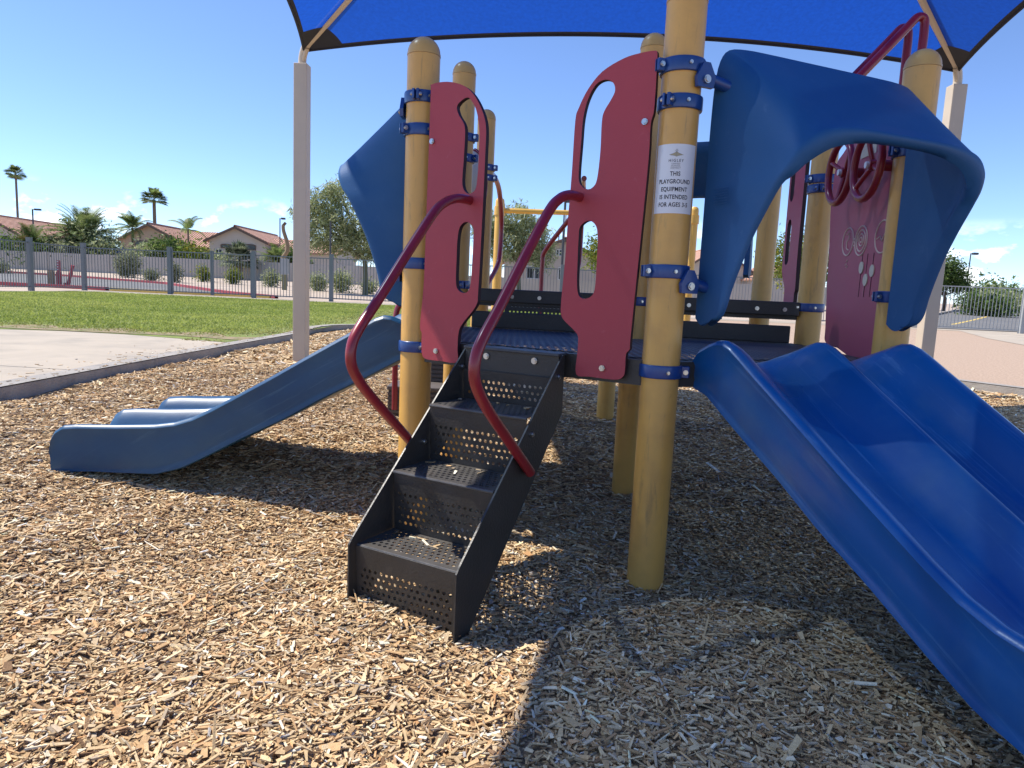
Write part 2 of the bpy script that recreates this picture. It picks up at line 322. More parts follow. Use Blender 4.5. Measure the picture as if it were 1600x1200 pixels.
def bolt(pos, nrm, parent, r=.011):
    mb = MB(); nrm = Vector(nrm).normalized(); p = Vector(pos)
    mb.tube([p-nrm*.004, p+nrm*.003, p+nrm*.0055], r, 10); mb.tube([p+nrm*.005, p+nrm*.009], r*.68, 10)
    return build('bolt', mb, STL, parent, smooth=True, angle=30)
posts = {}
TOP = dict(P1=1.965, P2=2.005, P9=1.975, P3=2.234, P4=2.26, P5=2.257, P6=2.25, P7=2.13, P8=2.14)
for k, (x, y) in P.items():
    z0 = float(H(x, y))-.06; zt = TOP[k]; zs = zt-.072
    mb = MB(); mb.lathe(x, y, [(RP, z0), (RP, zs-.001)], 32); p = build('post', mb, YEL, PS, smooth=True)
    mb = MB(); prof = [(RP+.0015, zs), (RP+.0015, zs+.008)]+[(RP*math.cos(a), zs+.008+.064*math.sin(a)) for a in np.linspace(.06, 1.5, 9)]
    mb.lathe(x, y, prof, 32); build('post_cap', mb, CAP, p, smooth=True)
    posts[k] = p
CL = {}
def clamp(k, z, lug, h=.044, bracket=None):
    x, y = P[k]; p = posts[k]; mb = MB(); R = RP+.0075
    mb.lathe(x, y, [(RP+.0005, z-h/2), (R, z-h/2), (R+.0015, z-h/2+.006), (R+.0015, z+h/2-.006), (R, z+h/2), (RP+.0005, z+h/2)], 36)
    a = math.radians(lug); d = np.array([math.cos(a), math.sin(a)]); s = np.array([-d[1], d[0]])
    for sg in (-1, 1):
        pts = []
        for zz in (z-h/2+.003, z+h/2-.003):
            for (q, r_) in ((.004, R-.008), (.004, R+.026), (.014, R+.022), (.014, R-.008)):
                w_ = np.array([x, y])+d*r_+s*q*sg; pts.append((w_[0], w_[1], zz))
        if sg < 0: pts = [pts[i] for i in (3, 2, 1, 0, 7, 6, 5, 4)]
        mb.hexa(pts)
    o = build('clamp', mb, CLM, p, smooth=True, angle=35, bevel=.002)
    for sg in (-1, 1):
        c_ = np.array([x, y])+d*(R+.012)+s*sg*.014; bolt((c_[0], c_[1], z), (s[0]*sg, s[1]*sg, 0), p, .0085)
    # face rivet
    b_ = np.array([x, y]); vd = -b_/np.hypot(*b_); ang = math.atan2(vd[1], vd[0])+.35; bolt((x+math.cos(ang)*(R+.002), y+math.sin(ang)*(R+.002), z), (math.cos(ang), math.sin(ang), 0), p, .006)
for k, z, lug in (('P1', 1.733, -100), ('P1', 1.611, -140), ('P1', 1.099, -30), ('P1', .767, -60), ('P2', 1.736, -160), ('P2', 1.624, -130), ('P2', 1.093, 200), ('P2', .763, -10),
                  ('P3', 1.83, -20), ('P3', 1.72, -20), ('P3', 1.03, -60), ('P4', 1.86, -20), ('P4', 1.79, -20), ('P5', .985, 200), ('P8', .991, 190), ('P8', 1.65, 190), ('P8', 1.60, -120),
                  ('P9', 1.60, 190), ('P9', 1.05, 190), ('P9', .762, 200), ('P7', .99, 200), ('P6', .99, -60)):
    clamp(k, z, lug)
def bracket(Fn, t0, z, sgn=1):   # arm from a post clamp to the hood
    mb = MB(); mb.tube([Fn(t0+.03*sgn, .062, z), Fn(t0+.11*sgn, .075, z-.02)], .019, 14)
    mb.plate([(-.03, -.035), (.03, -.035), (.035, 0), (.012, .04), (-.012, .04), (-.035, -.005)], [], lambda a, b, d: Fn(t0+.012*sgn+a, .072+d, z+b), 0, .014, 0)
    o = build('hood_bracket', mb, CLM, PS, smooth=True, angle=35, bevel=.002)
    q = Fn(t0+.012*sgn, .088, z-.012); q2 = Fn(t0+.012*sgn, .2, z-.012); bolt(q, Vector(q2)-Vector(q), o, .013)
bracket(FR, .02, 1.70); bracket(FR, .02, 1.06); bracket(FL, .0, 1.70); bracket(FL, .0, 1.06)

# entrance panels beside the stairs
Lp = [(.089, 1.764), (.159, 1.767), (.231, 1.747), (.28, 1.709), (.319, 1.648), (.337, 1.59), (.338, 1.5), (.337, 1.364), (.334, 1.178), (.330, 1.0), (.322, .945), (.262, .872), (.248, .835), (.246, .78), (.245, .726), (.17, .724), (.1, .726), (.078, .745), (.074, .8), (.074, .828), (.066, .842), (.066, .88), (.078, 1.03), (.081, 1.3), (.084, 1.55), (.086, 1.74)]
Ls1 = [(.25, 1.703), (.209, 1.680), (.214, 1.648), (.24, 1.611), (.247, 1.575), (.245, 1.482), (.243, 1.392), (.268, 1.359), (.3, 1.372), (.308, 1.42), (.31, 1.499), (.309, 1.577), (.297, 1.641), (.278, 1.680)]
Ls2 = [(.266, 1.256), (.238, 1.237), (.229, 1.19), (.228, 1.12), (.228, 1.046), (.235, 1.008), (.262, .992), (.287, 1.002), (.296, 1.04), (.299, 1.12), (.300, 1.197), (.296, 1.237)]
def panel(pts, holes, fn, label, bolts, m=PAN, d0=.045, d1=.066):
    mb = MB(); mb.plate(cat_rom(pts, 4), [cat_rom(h, 4) for h in holes], fn, d1, d0)
    o = build('entrance_panel', mb, [m, PED], PS, smooth=True, angle=30)
    o['label'] = label
    for a, b in bolts: q = fn(a, b, d1+.001); bolt(q, Vector(fn(a, b, d1+1))-Vector(q), o, .0105)
    return o
fnS = lambda a, b, d: FS(a, d, b)
panel(Lp, [Ls1, Ls2], fnS, 'red panel with two slots left of the stairs', [(.1, 1.556), (.147, .762)])
mirror = lambda pts: [(LS-a, b) for a, b in reversed(pts)]
Rp = [(.952, 1.781), (.904, 1.779), (.85, 1.769), (.78, 1.737), (.732, 1.686), (.701, 1.627), (.691, 1.586), (.689, 1.435), (.687, 1.354), (.684, 1.274), (.681, 1.126), (.675, .985), (.677, .935), (.692, .912), (.733, .879), (.747, .858), (.748, .806), (.748, .729), (.80, .725), (.893, .724), (.921, .738), (.926, .761), (.926, .814), (.938, .833), (.938, .876), (.950, 1.2), (.958, 1.447), (.957, 1.556), (.965, 1.6), (.965, 1.7), (.963, 1.77)]
Rs1 = [(.793, 1.71), (.82, 1.697), (.828, 1.671), (.815, 1.643), (.794, 1.609), (.788, 1.574), (.789, 1.481), (.783, 1.393), (.77, 1.367), (.751, 1.36), (.729, 1.371), (.715, 1.401), (.717, 1.511), (.72, 1.594), (.734, 1.655), (.76, 1.698)]
panel(Rp, [Rs1, mirror(Ls2)], fnS, 'red panel with two slots right of the stairs', [(.938, 1.565), (.844, .759)])

# stairs
ST = tag(build('stairs', MB().hexa([FS(.306, .10, .70), FS(.694, .10, .70), FS(.694, .092, .70), FS(.306, .092, .70), FS(.306, .10, .79), FS(.694, .10, .79), FS(.694, .092, .79), FS(.306, .092, .79)]), BLK, PS), 'dark perforated metal stairs with three treads')
build('landing_plate', MB().hexa([FS(.303, .112, .788), FS(.697, .112, .788), FS(.697, .037, .788), FS(.303, .037, .788), FS(.303, .112, .799), FS(.697, .112, .799), FS(.697, .037, .799), FS(.303, .037, .799)]), DECK, ST, bevel=.003)
def perf(mb, fn, U, Vv, pitch, r, mu_, mv0, mv1, thick=.0):
    """sheet in (u,v) with staggered octagonal holes"""
    nr = max(1, int((Vv-mv0-mv1)/pitch)); vp = (Vv-mv0-mv1)/nr
    def quad(u0, u1, v0, v1):
        if u1-u0 > 1e-6 and v1-v0 > 1e-6: mb.add([fn(u0, v0), fn(u1, v0), fn(u1, v1), fn(u0, v1)], [(0, 1, 2, 3)])
    quad(0, U, 0, mv0); quad(0, U, Vv-mv1, Vv)
    for i in range(nr):
        v0 = mv0+i*vp; off = mu_+(pitch/2 if i % 2 else 0); nc = int((U-mu_-off)/pitch)
        quad(0, off, v0, v0+vp); quad(off+nc*pitch, U, v0, v0+vp)
        for j in range(nc):
            u0 = off+j*pitch; cu = u0+pitch/2; cv = v0+vp/2; vs_ = []
            for q in range(8):
                a = q*math.pi/4; cx, cy = math.cos(a), math.sin(a); mxx = max(abs(cx), abs(cy)); vs_.append(fn(cu+cx/mxx*pitch/2, cv+cy/mxx*vp/2))
            for q in range(8):
                a = q*math.pi/4; vs_.append(fn(cu+math.cos(a)*r, cv+math.sin(a)*r))
            mb.add(vs_, [(q, (q+1) % 8, 8+(q+1) % 8, 8+q) for q in range(8)])
    return mb
SW = .386; S0 = .307
nose = [(.684, .20), (.512, .40), (.318, .60)]
for i, (nn_, z) in enumerate(nose):
    back = (nose[i+1][0]-.008) if i < 2 else .112
    mb = MB(); perf(mb, lambda u, v: FS(S0+u, nn_-v, z-.004*v), SW, nn_-back, .0215, .0065, .012, .016, .008); build('tread', mb, TRD, ST, solid=.003)
    mb = MB(); mb.tube([FS(S0, nn_+.001, z-.004), FS(S0+SW, nn_+.001, z-.004)], .0055, 8); build('tread_nose', mb, NOS, ST, smooth=True)
rz = [(0.692, -.05, .198), (.512, .196, .398), (.318, .396, .598), (.113, .596, .712)]
for i, (nn_, z0, z1) in enumerate(rz):
    mb = MB(); tilt = .012
    perf(mb, lambda u, v: FS(S0+u, nn_-tilt*(1-v/(z1-z0)), z0+v), SW, z1-z0, .0215, .0065, .014, .018 if i else .055, .062 if i < 3 else .03); build('riser', mb, BLK, ST, solid=.003)
for t, sg in ((.30, -1), (.70, 1)):
    mb = MB(); pr_ = [(.718, -.06), (.718, .205), (.70, .226), (.085, .795), (.07, .785), (.068, .585), (.64, .0), (.66, -.06)]
    mb.plate(pr_, [], lambda a, b, d: FS(t+d, a, b), -.003*1, .003, 0); s_ = build('stringer', mb, BLK, ST, bevel=.0015)
    for a, b in ((.30, .545), (.345, .47), (.12, .72)):
        q = FS(t-.004, a, b) if sg < 0 else FS(t+.004, a, b); bolt(FS(t+.004, a, b), Vector(FS(1, 0, 0))-Vector(FS(0, 0, 0)), ST, .009)
for t in (.40, .60): bolt(FS(t, .101, .765), Vector(FS(0, 1, 0))-Vector(FS(0, 0, 0)), ST, .012)
# hand rails of the stairs
def smooth_path(pts, n=6): return [Vector(p) for p in cat_rom(pts, n, False)]
RL = [(.045, 1.334), (.10, 1.334), (.16, 1.328), (.225, 1.306), (.29, 1.262), (.42, 1.128), (.57, .965), (.66, .872), (.692, .82), (.692, .765), (.66, .715), (.60, .655), (.48, .553), (.33, .425)]
for t, lab in ((.278, 'dark red handrail on the left of the stairs'), (.722, 'dark red handrail on the right of the stairs')):
    mb = MB(); mb.tube(smooth_path([FS(t, a, b) for a, b in RL]), .0165, 16)
    o = build('handrail', mb, RAIL, PS, smooth=True); o['label'] = lab

# decks
def deck(poly, z, name, label):
    mb = MB(); k = len(poly); mb.add([(x, y, z-.012) for x, y in poly]+[(x, y, z-.09) for x, y in poly], [(i, k+i, k+(i+1) % k, (i+1) % k) for i in range(k)])
    cx = sum(p[0] for p in poly)/k; cy = sum(p[1] for p in poly)/k
    ins = [(x+(cx-x)*.14, y+(cy-y)*.14) for x, y in poly]
    mb.add([(x, y, z-.004) for x, y in poly]+[(x, y, z-.004) for x, y in ins], [(i, (i+1) % k, k+(i+1) % k, k+i) for i in range(k)])
    mb.add([(x, y, z-.004) for x, y in poly]+[(x, y, z-.012) for x, y in poly], [(i, k+i, k+(i+1) % k, (i+1) % k) for i in range(k)])
    o = build(name, mb, BLK, PS); o['label'] = label
    # perforated top
    def inside(x, y, q):
        c = False
        for i in range(len(q)):
            x0, y0 = q[i]; x1, y1 = q[(i+1) % len(q)]
            if (y0 > y) != (y1 > y) and x < (x1-x0)*(y-y0)/(y1-y0)+x0: c = not c
        return c
    mb = MB(); p_ = .03; x0 = min(a for a, b in poly); x1 = max(a for a, b in poly); y0 = min(b for a, b in poly); y1 = max(b for a, b in poly)
    ins2 = [(x+(cx-x)*.03, y+(cy-y)*.03) for x, y in poly]
    xx = x0
    while xx < x1:
        yy = y0
        while yy < y1:
            if all(inside(xx+a, yy+b, ins2) for a, b in ((0, 0), (p_, 0), (p_, p_), (0, p_))):
                vs_ = []
                for q in range(8):
                    a = q*math.pi/4; cx_, cy_ = math.cos(a), math.sin(a); mm_ = max(abs(cx_), abs(cy_)); vs_.append((xx+p_/2+cx_/mm_*p_/2, yy+p_/2+cy_/mm_*p_/2, z))
                for q in range(8):
                    a = q*math.pi/4; vs_.append((xx+p_/2+math.cos(a)*.009, yy+p_/2+math.sin(a)*.009, z-.0015))
                mb.add(vs_, [(q, (q+1) % 8, 8+(q+1) % 8, 8+q) for q in range(8)])
            yy += p_
        xx += p_
    t = build('perforated_plate', mb, DECK, o, solid=0)
    return o
d2p = lambda *a: [q for q in a]
deck([FS(.07, .036, 0)[:2], FS(.97, .036, 0)[:2], FR(.05, .03, 0)[:2], FR(1.0, .03, 0)[:2], (1.52, 3.70), (-.25, 3.93), (-.36, 3.95)], .80, 'deck', 'dark perforated main deck at the top of the stairs')
deck([(-.25, 3.955), (1.535, 3.715), (1.57, 4.6), (.71, 5.03), (-.22, 5.03)], 1.012, 'upper_deck', 'dark upper deck one step above the main deck')
def bx(Fp, name, m=BLK, **kw): mb = MB(); mb.hexa(Fp); return build(name, mb, m, PS, bevel=.006, **kw)
def line(x0, x1, y0, y1, z0, z1, d):   # box along a line in plan
    v = np.array([x1-x0, y1-y0]); v = v/np.hypot(*v); n = np.array([v[1], -v[0]])*d
    return [(x0+n[0], y0+n[1], z0), (x1+n[0], y1+n[1], z0), (x1, y1, z0), (x0, y0, z0), (x0+n[0], y0+n[1], z1), (x1+n[0], y1+n[1], z1), (x1, y1, z1), (x0, y0, z1)]
fb = bx(line(-.225, 1.50, 3.945, 3.712, .942, 1.016, .03), 'deck_fascia')
for x in (.93, 1.28, 1.42, -.02, .13): bolt((x, 3.945+(x+.225)/1.725*(-.233)-.032, .975), (-.13, -1, 0), fb, .011)
bx(line(-.235, 1.425, 3.83, 3.612, .803, .893, .02), 'step_board')
mb = MB(); perf(mb, lambda u, v: (-.06+u*.99, 3.93-u*.135-.02+.0*v, .868+v), .62, .085, .0215, .0055, .02, .01, .012); build('step_riser', mb, BLK, PS, solid=.003)

# slides
OT = [(.015, .80), (.05, .842), (.10, .866), (.135, .878), (.17, .880), (.205, .868), (.25, .842), (.33, .792), (.5, .69), (.67, .586), (.84, .487), (.93, .435), (1.016, .391), (1.1, .362), (1.19, .347), (1.37, .334), (1.55, .326), (1.62, .318), (1.655, .295), (1.675, .262), (1.686, .21)]
OB = [(.0, .745), (.1, .721), (.27, .625), (.44, .535), (.61, .434), (.785, .345), (.96, .247), (1.08, .184), (1.2, .150), (1.376, .134), (1.69, .112)]
OBED = [(0, .795), (.06, .79), (.12, .772), (.2, .725), (.27, .68)]
def itp(tab, o): return float(np.interp(o, [a for a, b in tab], [b for a, b in tab]))
def slide(Fn, t0, t1, label):
    os_ = sorted(set([a for a, b in OT]+list(np.linspace(.02, 1.686, 44)))); mb = MB(); ring = []
    tm = (t0+t1)/2; hw = .021
    for o in os_:
        zt = itp(OT, o); zb = itp(OB, o); bed = itp(OBED, o) if o < .27 else zb+.05
        bed = min(bed, zt-.005) if o > .04 else min(bed, zt)
        sk = .036*min(1, (1.69-o)/.5); sec = [(t0+.016, zb-sk), (t0+.004, zb-sk*.85), (t0+.004, zb-.012), (t0+.007, zb-.002), (t0+.002, zb+.010), (t0+.004, zb+(zt-zb)*.5), (t0, zt-.03), (t0-.006, zt-.016), (t0+.002, zt-.003), (t0+hw*.8, zt), (t0+2*hw, zt-.008)]
        for a, b in ((t0+2*hw, tm-hw*.7), (tm+hw*.7, t1-2*hw)):
            W_ = b-a
            for q in np.linspace(.03, .97, 15):
                x = abs(q-.5)*2; gx = np.clip((x-.42)/.58, 0, 1); gx = gx*gx*(3-2*gx); wt = float(np.clip(1-(o-.12)/.28, 0, 1)); gx = gx*(1-wt)+wt*(1-math.cos(math.pi*x))/2
                sec.append((a+W_*q, bed+(zt-.012-bed)*gx))
            if a < tm-.1: sec += [(tm-hw*.6, zt-.004), (tm, zt), (tm+hw*.6, zt-.004)]
        sec += [(t1-2*hw, zt-.008), (t1-hw*.8, zt), (t1-.002, zt-.003), (t1+.006, zt-.016), (t1, zt-.03), (t1-.004, zb+(zt-zb)*.5), (t1-.002, zb+.010), (t1-.007, zb-.002), (t1-.004, zb-.012), (t1-.004, zb-sk*.85), (t1-.016, zb-sk)]
        ring.append([Fn(t, o, z) for t, z in sec])
    k = len(ring[0]); vs_ = [p for r in ring for p in r]; nr = len(ring)
    fs = [(i*k+j, (i+1)*k+j, (i+1)*k+(j+1) % k, i*k+(j+1) % k) for i in range(nr-1) for j in range(k)]
    fs += [tuple(range(k)), tuple(reversed(range((nr-1)*k, nr*k)))]
    mb.add(vs_, fs); o = build('slide', mb, BLS if Fn is FR else BLSL, PS, smooth=True, angle=50); o['label'] = label
    return o
slide(FR, .115, .985, 'blue double slide on the right'); slide(FL, .125, 1.025, 'blue double slide on the left')
# hoods over the slide entrances
def hood(Fn, ta, tb, label, dz=0., os=1.):
    HP = [(.118, .945), (.14, .958), (.158, .99), (.172, 1.05), (.197, 1.125), (.228, 1.205), (.268, 1.285), (.31, 1.36), (.35, 1.425)]
    half = []   # (back edge, outer rim, inner rim) as (t, o, z)
    for o, z in HP[:-1]: half.append(((ta, .035, z), (ta+.035*max(0, (z-1.0)/.4), o, z), (ta+.034+.035*max(0, (z-1.0)/.4)+.012*max(0, (z-1.25)/.15), o-.012, z-.004)))
    half += [((ta, .035, 1.44), (ta+.046, .34, 1.41), (ta+.088, .333, 1.38)), ((ta, .035, 1.56), (ta+.062, .36, 1.452), (ta+.115, .353, 1.415)), ((ta+.004, .035, 1.69), (ta+.09, .370, 1.484), (ta+.15, .366, 1.443)), ((ta+.018, .035, 1.768), (ta+.125, .375, 1.507), (ta+.19, .372, 1.465)),
             ((ta+.05, .035, 1.808), (ta+.17, .376, 1.521), (ta+.24, .375, 1.48)), ((ta+.12, .035, 1.82), (ta+.225, .376, 1.529), (ta+.295, .376, 1.490)), ((ta+.22, .035, 1.822), (ta+.27, .376, 1.532), (ta+.35, .376, 1.495)), ((ta+.36, .035, 1.822), (ta+.37, .376, 1.533), (ta+.42, .376, 1.497))]
    full = half+[tuple((ta+tb-t, o, z) for t, o, z in q) for q in reversed(half)]
    B, F, G = (cat_rom([f[c] for f in full], 3, False) for c in range(3)); k = len(B); nv = 8; cx = (ta+tb)/2
    vs_ = []; K = None
    for i in range(k):
        b = np.array(B[i]); f = np.array(F[i]); g_ = np.array(G[i]); e_ = min(i, k-1-i); dip = .024*math.sqrt(max(0, 1-(e_/7)**2)) if e_ < 7 else 0
        side = np.clip(abs(b[0]-cx)/((tb-ta)/2), 0, 1); inn = np.array([-np.sign(b[0]-cx)*.034*side**2, 0, -.034*min(1, max(0, (b[2]-1.5)/.25))])
        outer = []
        for j in range(nv+1):
            v = j/nv; p = b*(1-v)+f*v; p[2] -= dip*math.sin(math.pi*v); outer.append(p)
        out = np.array([0, .017, 0])
        lip = [f*.93+g_*.07+out*.55, f*.75+g_*.25+out*.95, f*.5+g_*.5+out, f*.2+g_*.8+out*.55, g_+np.array([0, -.008, 0])]
        inner = [p+inn for p in reversed(outer[:-1])]
        sec = outer+lip+[g_*.5+inner[0]*.5+np.array([0, -.012, 0])]+inner; K = len(sec)
        vs_ += [Fn(p[0], p[1]*os, p[2]+dz) for p in sec]
    fs = [(i*K+j, i*K+(j+1) % K, (i+1)*K+(j+1) % K, (i+1)*K+j) for i in range(k-1) for j in range(K)]
    fs += [tuple(range(K)), tuple(reversed(range((k-1)*K, k*K)))]
    mb = MB(); mb.add(vs_, fs); o = build('slide_hood', mb, BLU, PS, smooth=True, angle=75); o['label'] = label
    return o
hr = hood(FR, .10, 1.03, 'blue arched hood over the right slide entrance')
hood(FL, .06, 1.06, 'blue hood over the left slide entrance')
FB, LB = frame('P7', 'P6', 1); hood(FB, .10, .98, 'blue hood at the far side of the upper deck', .24)
# moulded notice on the hood
mb = MB()
def onhood(a, b): return FR(.1, .07+a, 1.36+b)
for j in range(7):
    q = [onhood(.02, -.008*j), onhood(.085, -.008*j)]; mb.tube([Vector(p)+Vector(FR(-.006, 0, 0))-Vector(FR(0, 0, 0)) for p in q], .0010, 5)
build('moulded_notice', mb, BLU, hr)

# side panel with engravings and two steering wheels
Mp = [(.10, .815), (.10, 1.55), (.16, 1.64), (.28, 1.72), (.42, 1.77), (.56, 1.775), (.68, 1.73), (.76, 1.68), (.775, 1.5), (.74, 1.3), (.715, 1.1), (.68, .9), (.66, .83), (.5, .812)]
mb = MB(); mb.plate(cat_rom(Mp, 4), [], lambda a, b, d: FM(a, d, b), .012, -.008); sp = build('side_panel', mb, [PAN2, PED], PS, smooth=True, angle=30); sp['label'] = 'magenta activity panel with engraved circles and slider lines'
def eng(pts, r=.0035, m=ENG): mb = MB(); mb.tube([FM(a, .0125, b) for a, b in pts], r, 6); return build('engraved_line', mb, m, sp, smooth=True)
def circ(a, b, r, n=28, ph=0, arc=1): return [(a+r*math.cos(ph+2*math.pi*arc*i/n), b+r*math.sin(ph+2*math.pi*arc*i/n)) for i in range(n+1)]
eng(circ(.506, 1.301, .062)); eng(circ(.36, 1.295, .064)); eng(circ(.36, 1.295, .046)); eng(circ(.15, 1.296, .066))
eng([(.36+.034*(1-i/40)*math.cos(i*.35), 1.295+.034*(1-i/40)*math.sin(i*.35)) for i in range(36)], .003)
eng([(.53, 1.335), (.50, 1.34), (.495, 1.315), (.52, 1.30), (.515, 1.27), (.49, 1.262)], .003)
eng([(.2, 1.29), (.17, 1.30), (.15, 1.28), (.13, 1.305), (.10, 1.296)], .003)
for y in (1.31, 1.295, 1.28): eng([(.436, y), (.425, y-.004)], .0035)
for q in ((.50, 1.21), (.51, 1.195), (.495, 1.185)): eng([q, (q[0]-.012, q[1]+.006)], .003)
for a in (.325, .272, .212): eng([(a, 1.235), (a, 1.05)], .0016, PED)
for a, b in ((.322, 1.177), (.267, 1.123), (.210, 1.160)):
    mb = MB(); mb.plate([(a+.022*math.cos(q), b+.026*math.sin(q)) for q in np.linspace(0, 2*math.pi, 18)[:-1]], [], lambda x, y, d: FM(x, d, y), .0165, .0125, 0); build('slider_button', mb, CREAM, sp)
mb = MB(); mb.plate([(a, b) for a, b in ((.3, 1.66), (.46, 1.66), (.46, 1.74), (.3, 1.74))], [], lambda x, y, d: FM(x, d, y), .0145, .0125, 0); build('panel_window', mb, CREAM, sp)
for (a, b, lab, ph) in ((.43, 1.595, 'farther steering wheel on the magenta panel', .5), (.135, 1.575, 'nearer steering wheel on the magenta panel', 1.4)):
    mb = MB(); d_ = .11; ring = [FM(x, d_, y) for x, y in circ(a, b, .132, 30)]; mb.tube(ring, .0155, 12, caps=False)
    for q in range(3):
        an = ph+q*2*math.pi/3; mb.tube([FM(a, .085, b), FM(a+.07*math.cos(an), .1, b+.07*math.sin(an)), FM(a+.128*math.cos(an), d_, b+.128*math.sin(an))], .0105, 10)
    mb.tube([FM(a, .01, b), FM(a, .05, b), FM(a, .105, b)], .022, 14)
    o = build('steering_wheel', mb, RAIL, PS, smooth=True, angle=50); o['label'] = lab
    mb = MB(); mb.tube([FM(a, .105, b), FM(a, .114, b), FM(a, .117, b)], .0135, 12); build('hub_cap', mb, STK, o, smooth=True)
# far entrance panel, overhead tube loop, rear rails, transfer step
F7, L7 = frame('P8', 'P7', -1)
panel([(a+.13, b+.24) for a, b in Lp], [[(a+.13, b+.24) for a, b in Ls1], [(a+.13, b+.24) for a, b in Ls2]], lambda a, b, d: F7(a+.05, d-.06, b-.0), 'magenta slotted panel beyond the activity panel', [], PAN2)
for dx in (0, .15):
    mb = MB(); mb.tube(smooth_path([(2.04, 3.8+dx, 1.9), (2.04, 3.8+dx, 2.30), (2.04, 3.8+dx, 2.44), (2.03, 3.8+dx, 2.49), (1.995, 3.795+dx, 2.492), (1.95, 3.785+dx, 2.445), (1.86, 3.765+dx, 2.345), (1.72, 3.74+dx, 2.19), (1.58, 3.72+dx, 2.03)]), .0215, 14); o = build('overhead_loop', mb, RAIL, PS, smooth=True)
for xs_, ys_ in ((-.17, 5.62), (.50, 5.62)):
    mb = MB(); mb.tube(smooth_path([(xs_-.05, 5.13, 1.83), (xs_-.03, 5.4, 1.85), (xs_, 5.68, 1.79), (xs_+.02, 5.92, 1.6), (xs_+.02, 5.93, 1.35), (xs_-.0, 5.85, 1.2), (xs_-.09, 5.55, 1.0)]), .0195, 12); o = build('rear_handrail', mb, RAIL, PS, smooth=True)
mb = MB(); mb.tube(smooth_path([(.46, 5.6, 1.68), (.40, 5.75, 1.60), (.23, 5.9, 1.36), (.21, 5.92, 1.25), (.21, 5.92, 1.0), (.21, 5.9, .75)]), .0195, 12); build('rear_handrail', mb, RAIL, PS, smooth=True)
mb = MB(); mb.tube(smooth_path([(-.40, 4.5, .93), (-.6, 4.58, .93), (-.74, 4.6, .90), (-.785, 4.6, .82), (-.785, 4.6, .6), (-.785, 4.62, .18)]), .019, 12); build('transfer_rail', mb, RAIL, PS, smooth=True)
TS = tag(build('transfer_step', MB().box(-.86, -.36, 4.72, 5.02, .295, .325), BRN, PS, bevel=.008), 'low brown transfer step behind the left post')
build('step_side', MB().box(-.85, -.37, 4.735, 5.0, .08, .294), BRN, TS)
for i in range(6): build('step_groove', MB().box(-.852, -.368, 4.722+.0, 4.734, .105+.031*i, .125+.031*i), BRN, TS)
build('upper_step', MB().box(-.60, -.34, 5.03, 5.3, .08, .50), BRN, TS)
for i in range(5): build('step_groove', MB().box(-.598, -.345, 5.018, 5.029, .33+.031*i, .35+.031*i), BRN, TS)
# clear bubble window with ribs, left side of the upper deck
mb = MB(); cB = (-.31, 4.52, 1.66)
def bub(u, v):
    a = u*math.pi*2; b = v*math.pi/2; return (cB[0]-.0+.09*math.cos(b), cB[1]+.22*math.sin(b)*math.cos(a), cB[2]+.22*math.sin(b)*math.sin(a))
mb.grid(bub, 24, 8); bw = build('bubble_window', mb, CREAM, PS, smooth=True, angle=180)
for q in (-.5, 0, .5):
    mb = MB(); mb.tube([(cB[0]+.093*math.cos(b), cB[1]+.223*math.sin(b)*math.cos(1.57+q), cB[2]+.223*math.sin(b)*math.sin(1.57+q)) for b in np.linspace(-1.5, 1.5, 18)], .006, 6); build('window_rib', mb, RAIL, bw)
# sticker on the front post
px, py = P['P2']; base_a = math.atan2(-py, -px)+.02
def onpost(x, z, d): a = base_a+x/(RP); return (px+(RP+d)*math.cos(a), py+(RP+d)*math.sin(a), z)
mb = MB(); mb.grid(lambda u, v: onpost(-.071+.142*u, 1.277+.215*v, .0010), 24, 2); stk = build('notice_sticker', mb, STK, posts['P2'], smooth=True); stk['label'] = 'white sticker with black lettering about intended ages'
def text(body, x, z, size, m, spacing=1, bold=0, wid=1):
    cu = bpy.data.curves.new('t', 'FONT'); cu.body = body; cu.size = size; cu.align_x = 'CENTER'; cu.space_character = spacing; cu.offset = bold; cu.resolution_u = 3
    to = bpy.data.objects.new('t', cu); C.objects.link(to); dg = bpy.context.evaluated_depsgraph_get(); me = bpy.data.meshes.new_from_object(to.evaluated_get(dg))
    vs_ = [onpost(x+v.co.x*wid, z+v.co.y, .0016) for v in me.vertices]; fs = [tuple(p.vertices) for p in me.polygons]
    bpy.data.objects.remove(to); mb = MB(); mb.add(vs_, fs); o = build('sticker_text', mb, m, posts['P2'])
for body, z in (('THIS', 1.394), ('PLAYGROUND', 1.370), ('EQUIPMENT', 1.346), ('IS INTENDED', 1.322), ('FOR AGES 3-5', 1.298)): text(body, 0, z, .0188, INK, 1.06, .00035, .80)
text('HIGLEY', 0, 1.4365, .0125, INK, 1.35, .0001, .9); 
for i, s in enumerate(('UNIFIED', 'SCHOOL', 'DISTRICT')): text(s, 0, 1.4285-.0066*i, .0068, INKG, 1.1, .0001)
mb = MB()
for q in ([(-.022, 1.4585), (-.008, 1.463), (0, 1.4675), (.008, 1.463), (.022, 1.4585), (.006, 1.4555), (0, 1.453), (-.006, 1.4555)],): mb.add([onpost(a, b, .0015) for a, b in q], [tuple(range(len(q)))])
build('sticker_emblem', mb, GOLD, posts['P2'])
mb = MB()
for q in ([(-.022, 1.4585), (-.008, 1.463), (0, 1.4675), (.008, 1.463), (.022, 1.4585), (.006, 1.4555), (0, 1.453), (-.006, 1.4555), (-.022, 1.4585)], [(0, 1.456), (0, 1.472)], [(-.005, 1.4725), (0, 1.4665), (.005, 1.4725)], circ(0, 1.4735, .0018, 8)): mb.tube([onpost(a, b, .0016) for a, b in q], .0005, 5)
build('sticker_emblem', mb, INKG, posts['P2'])

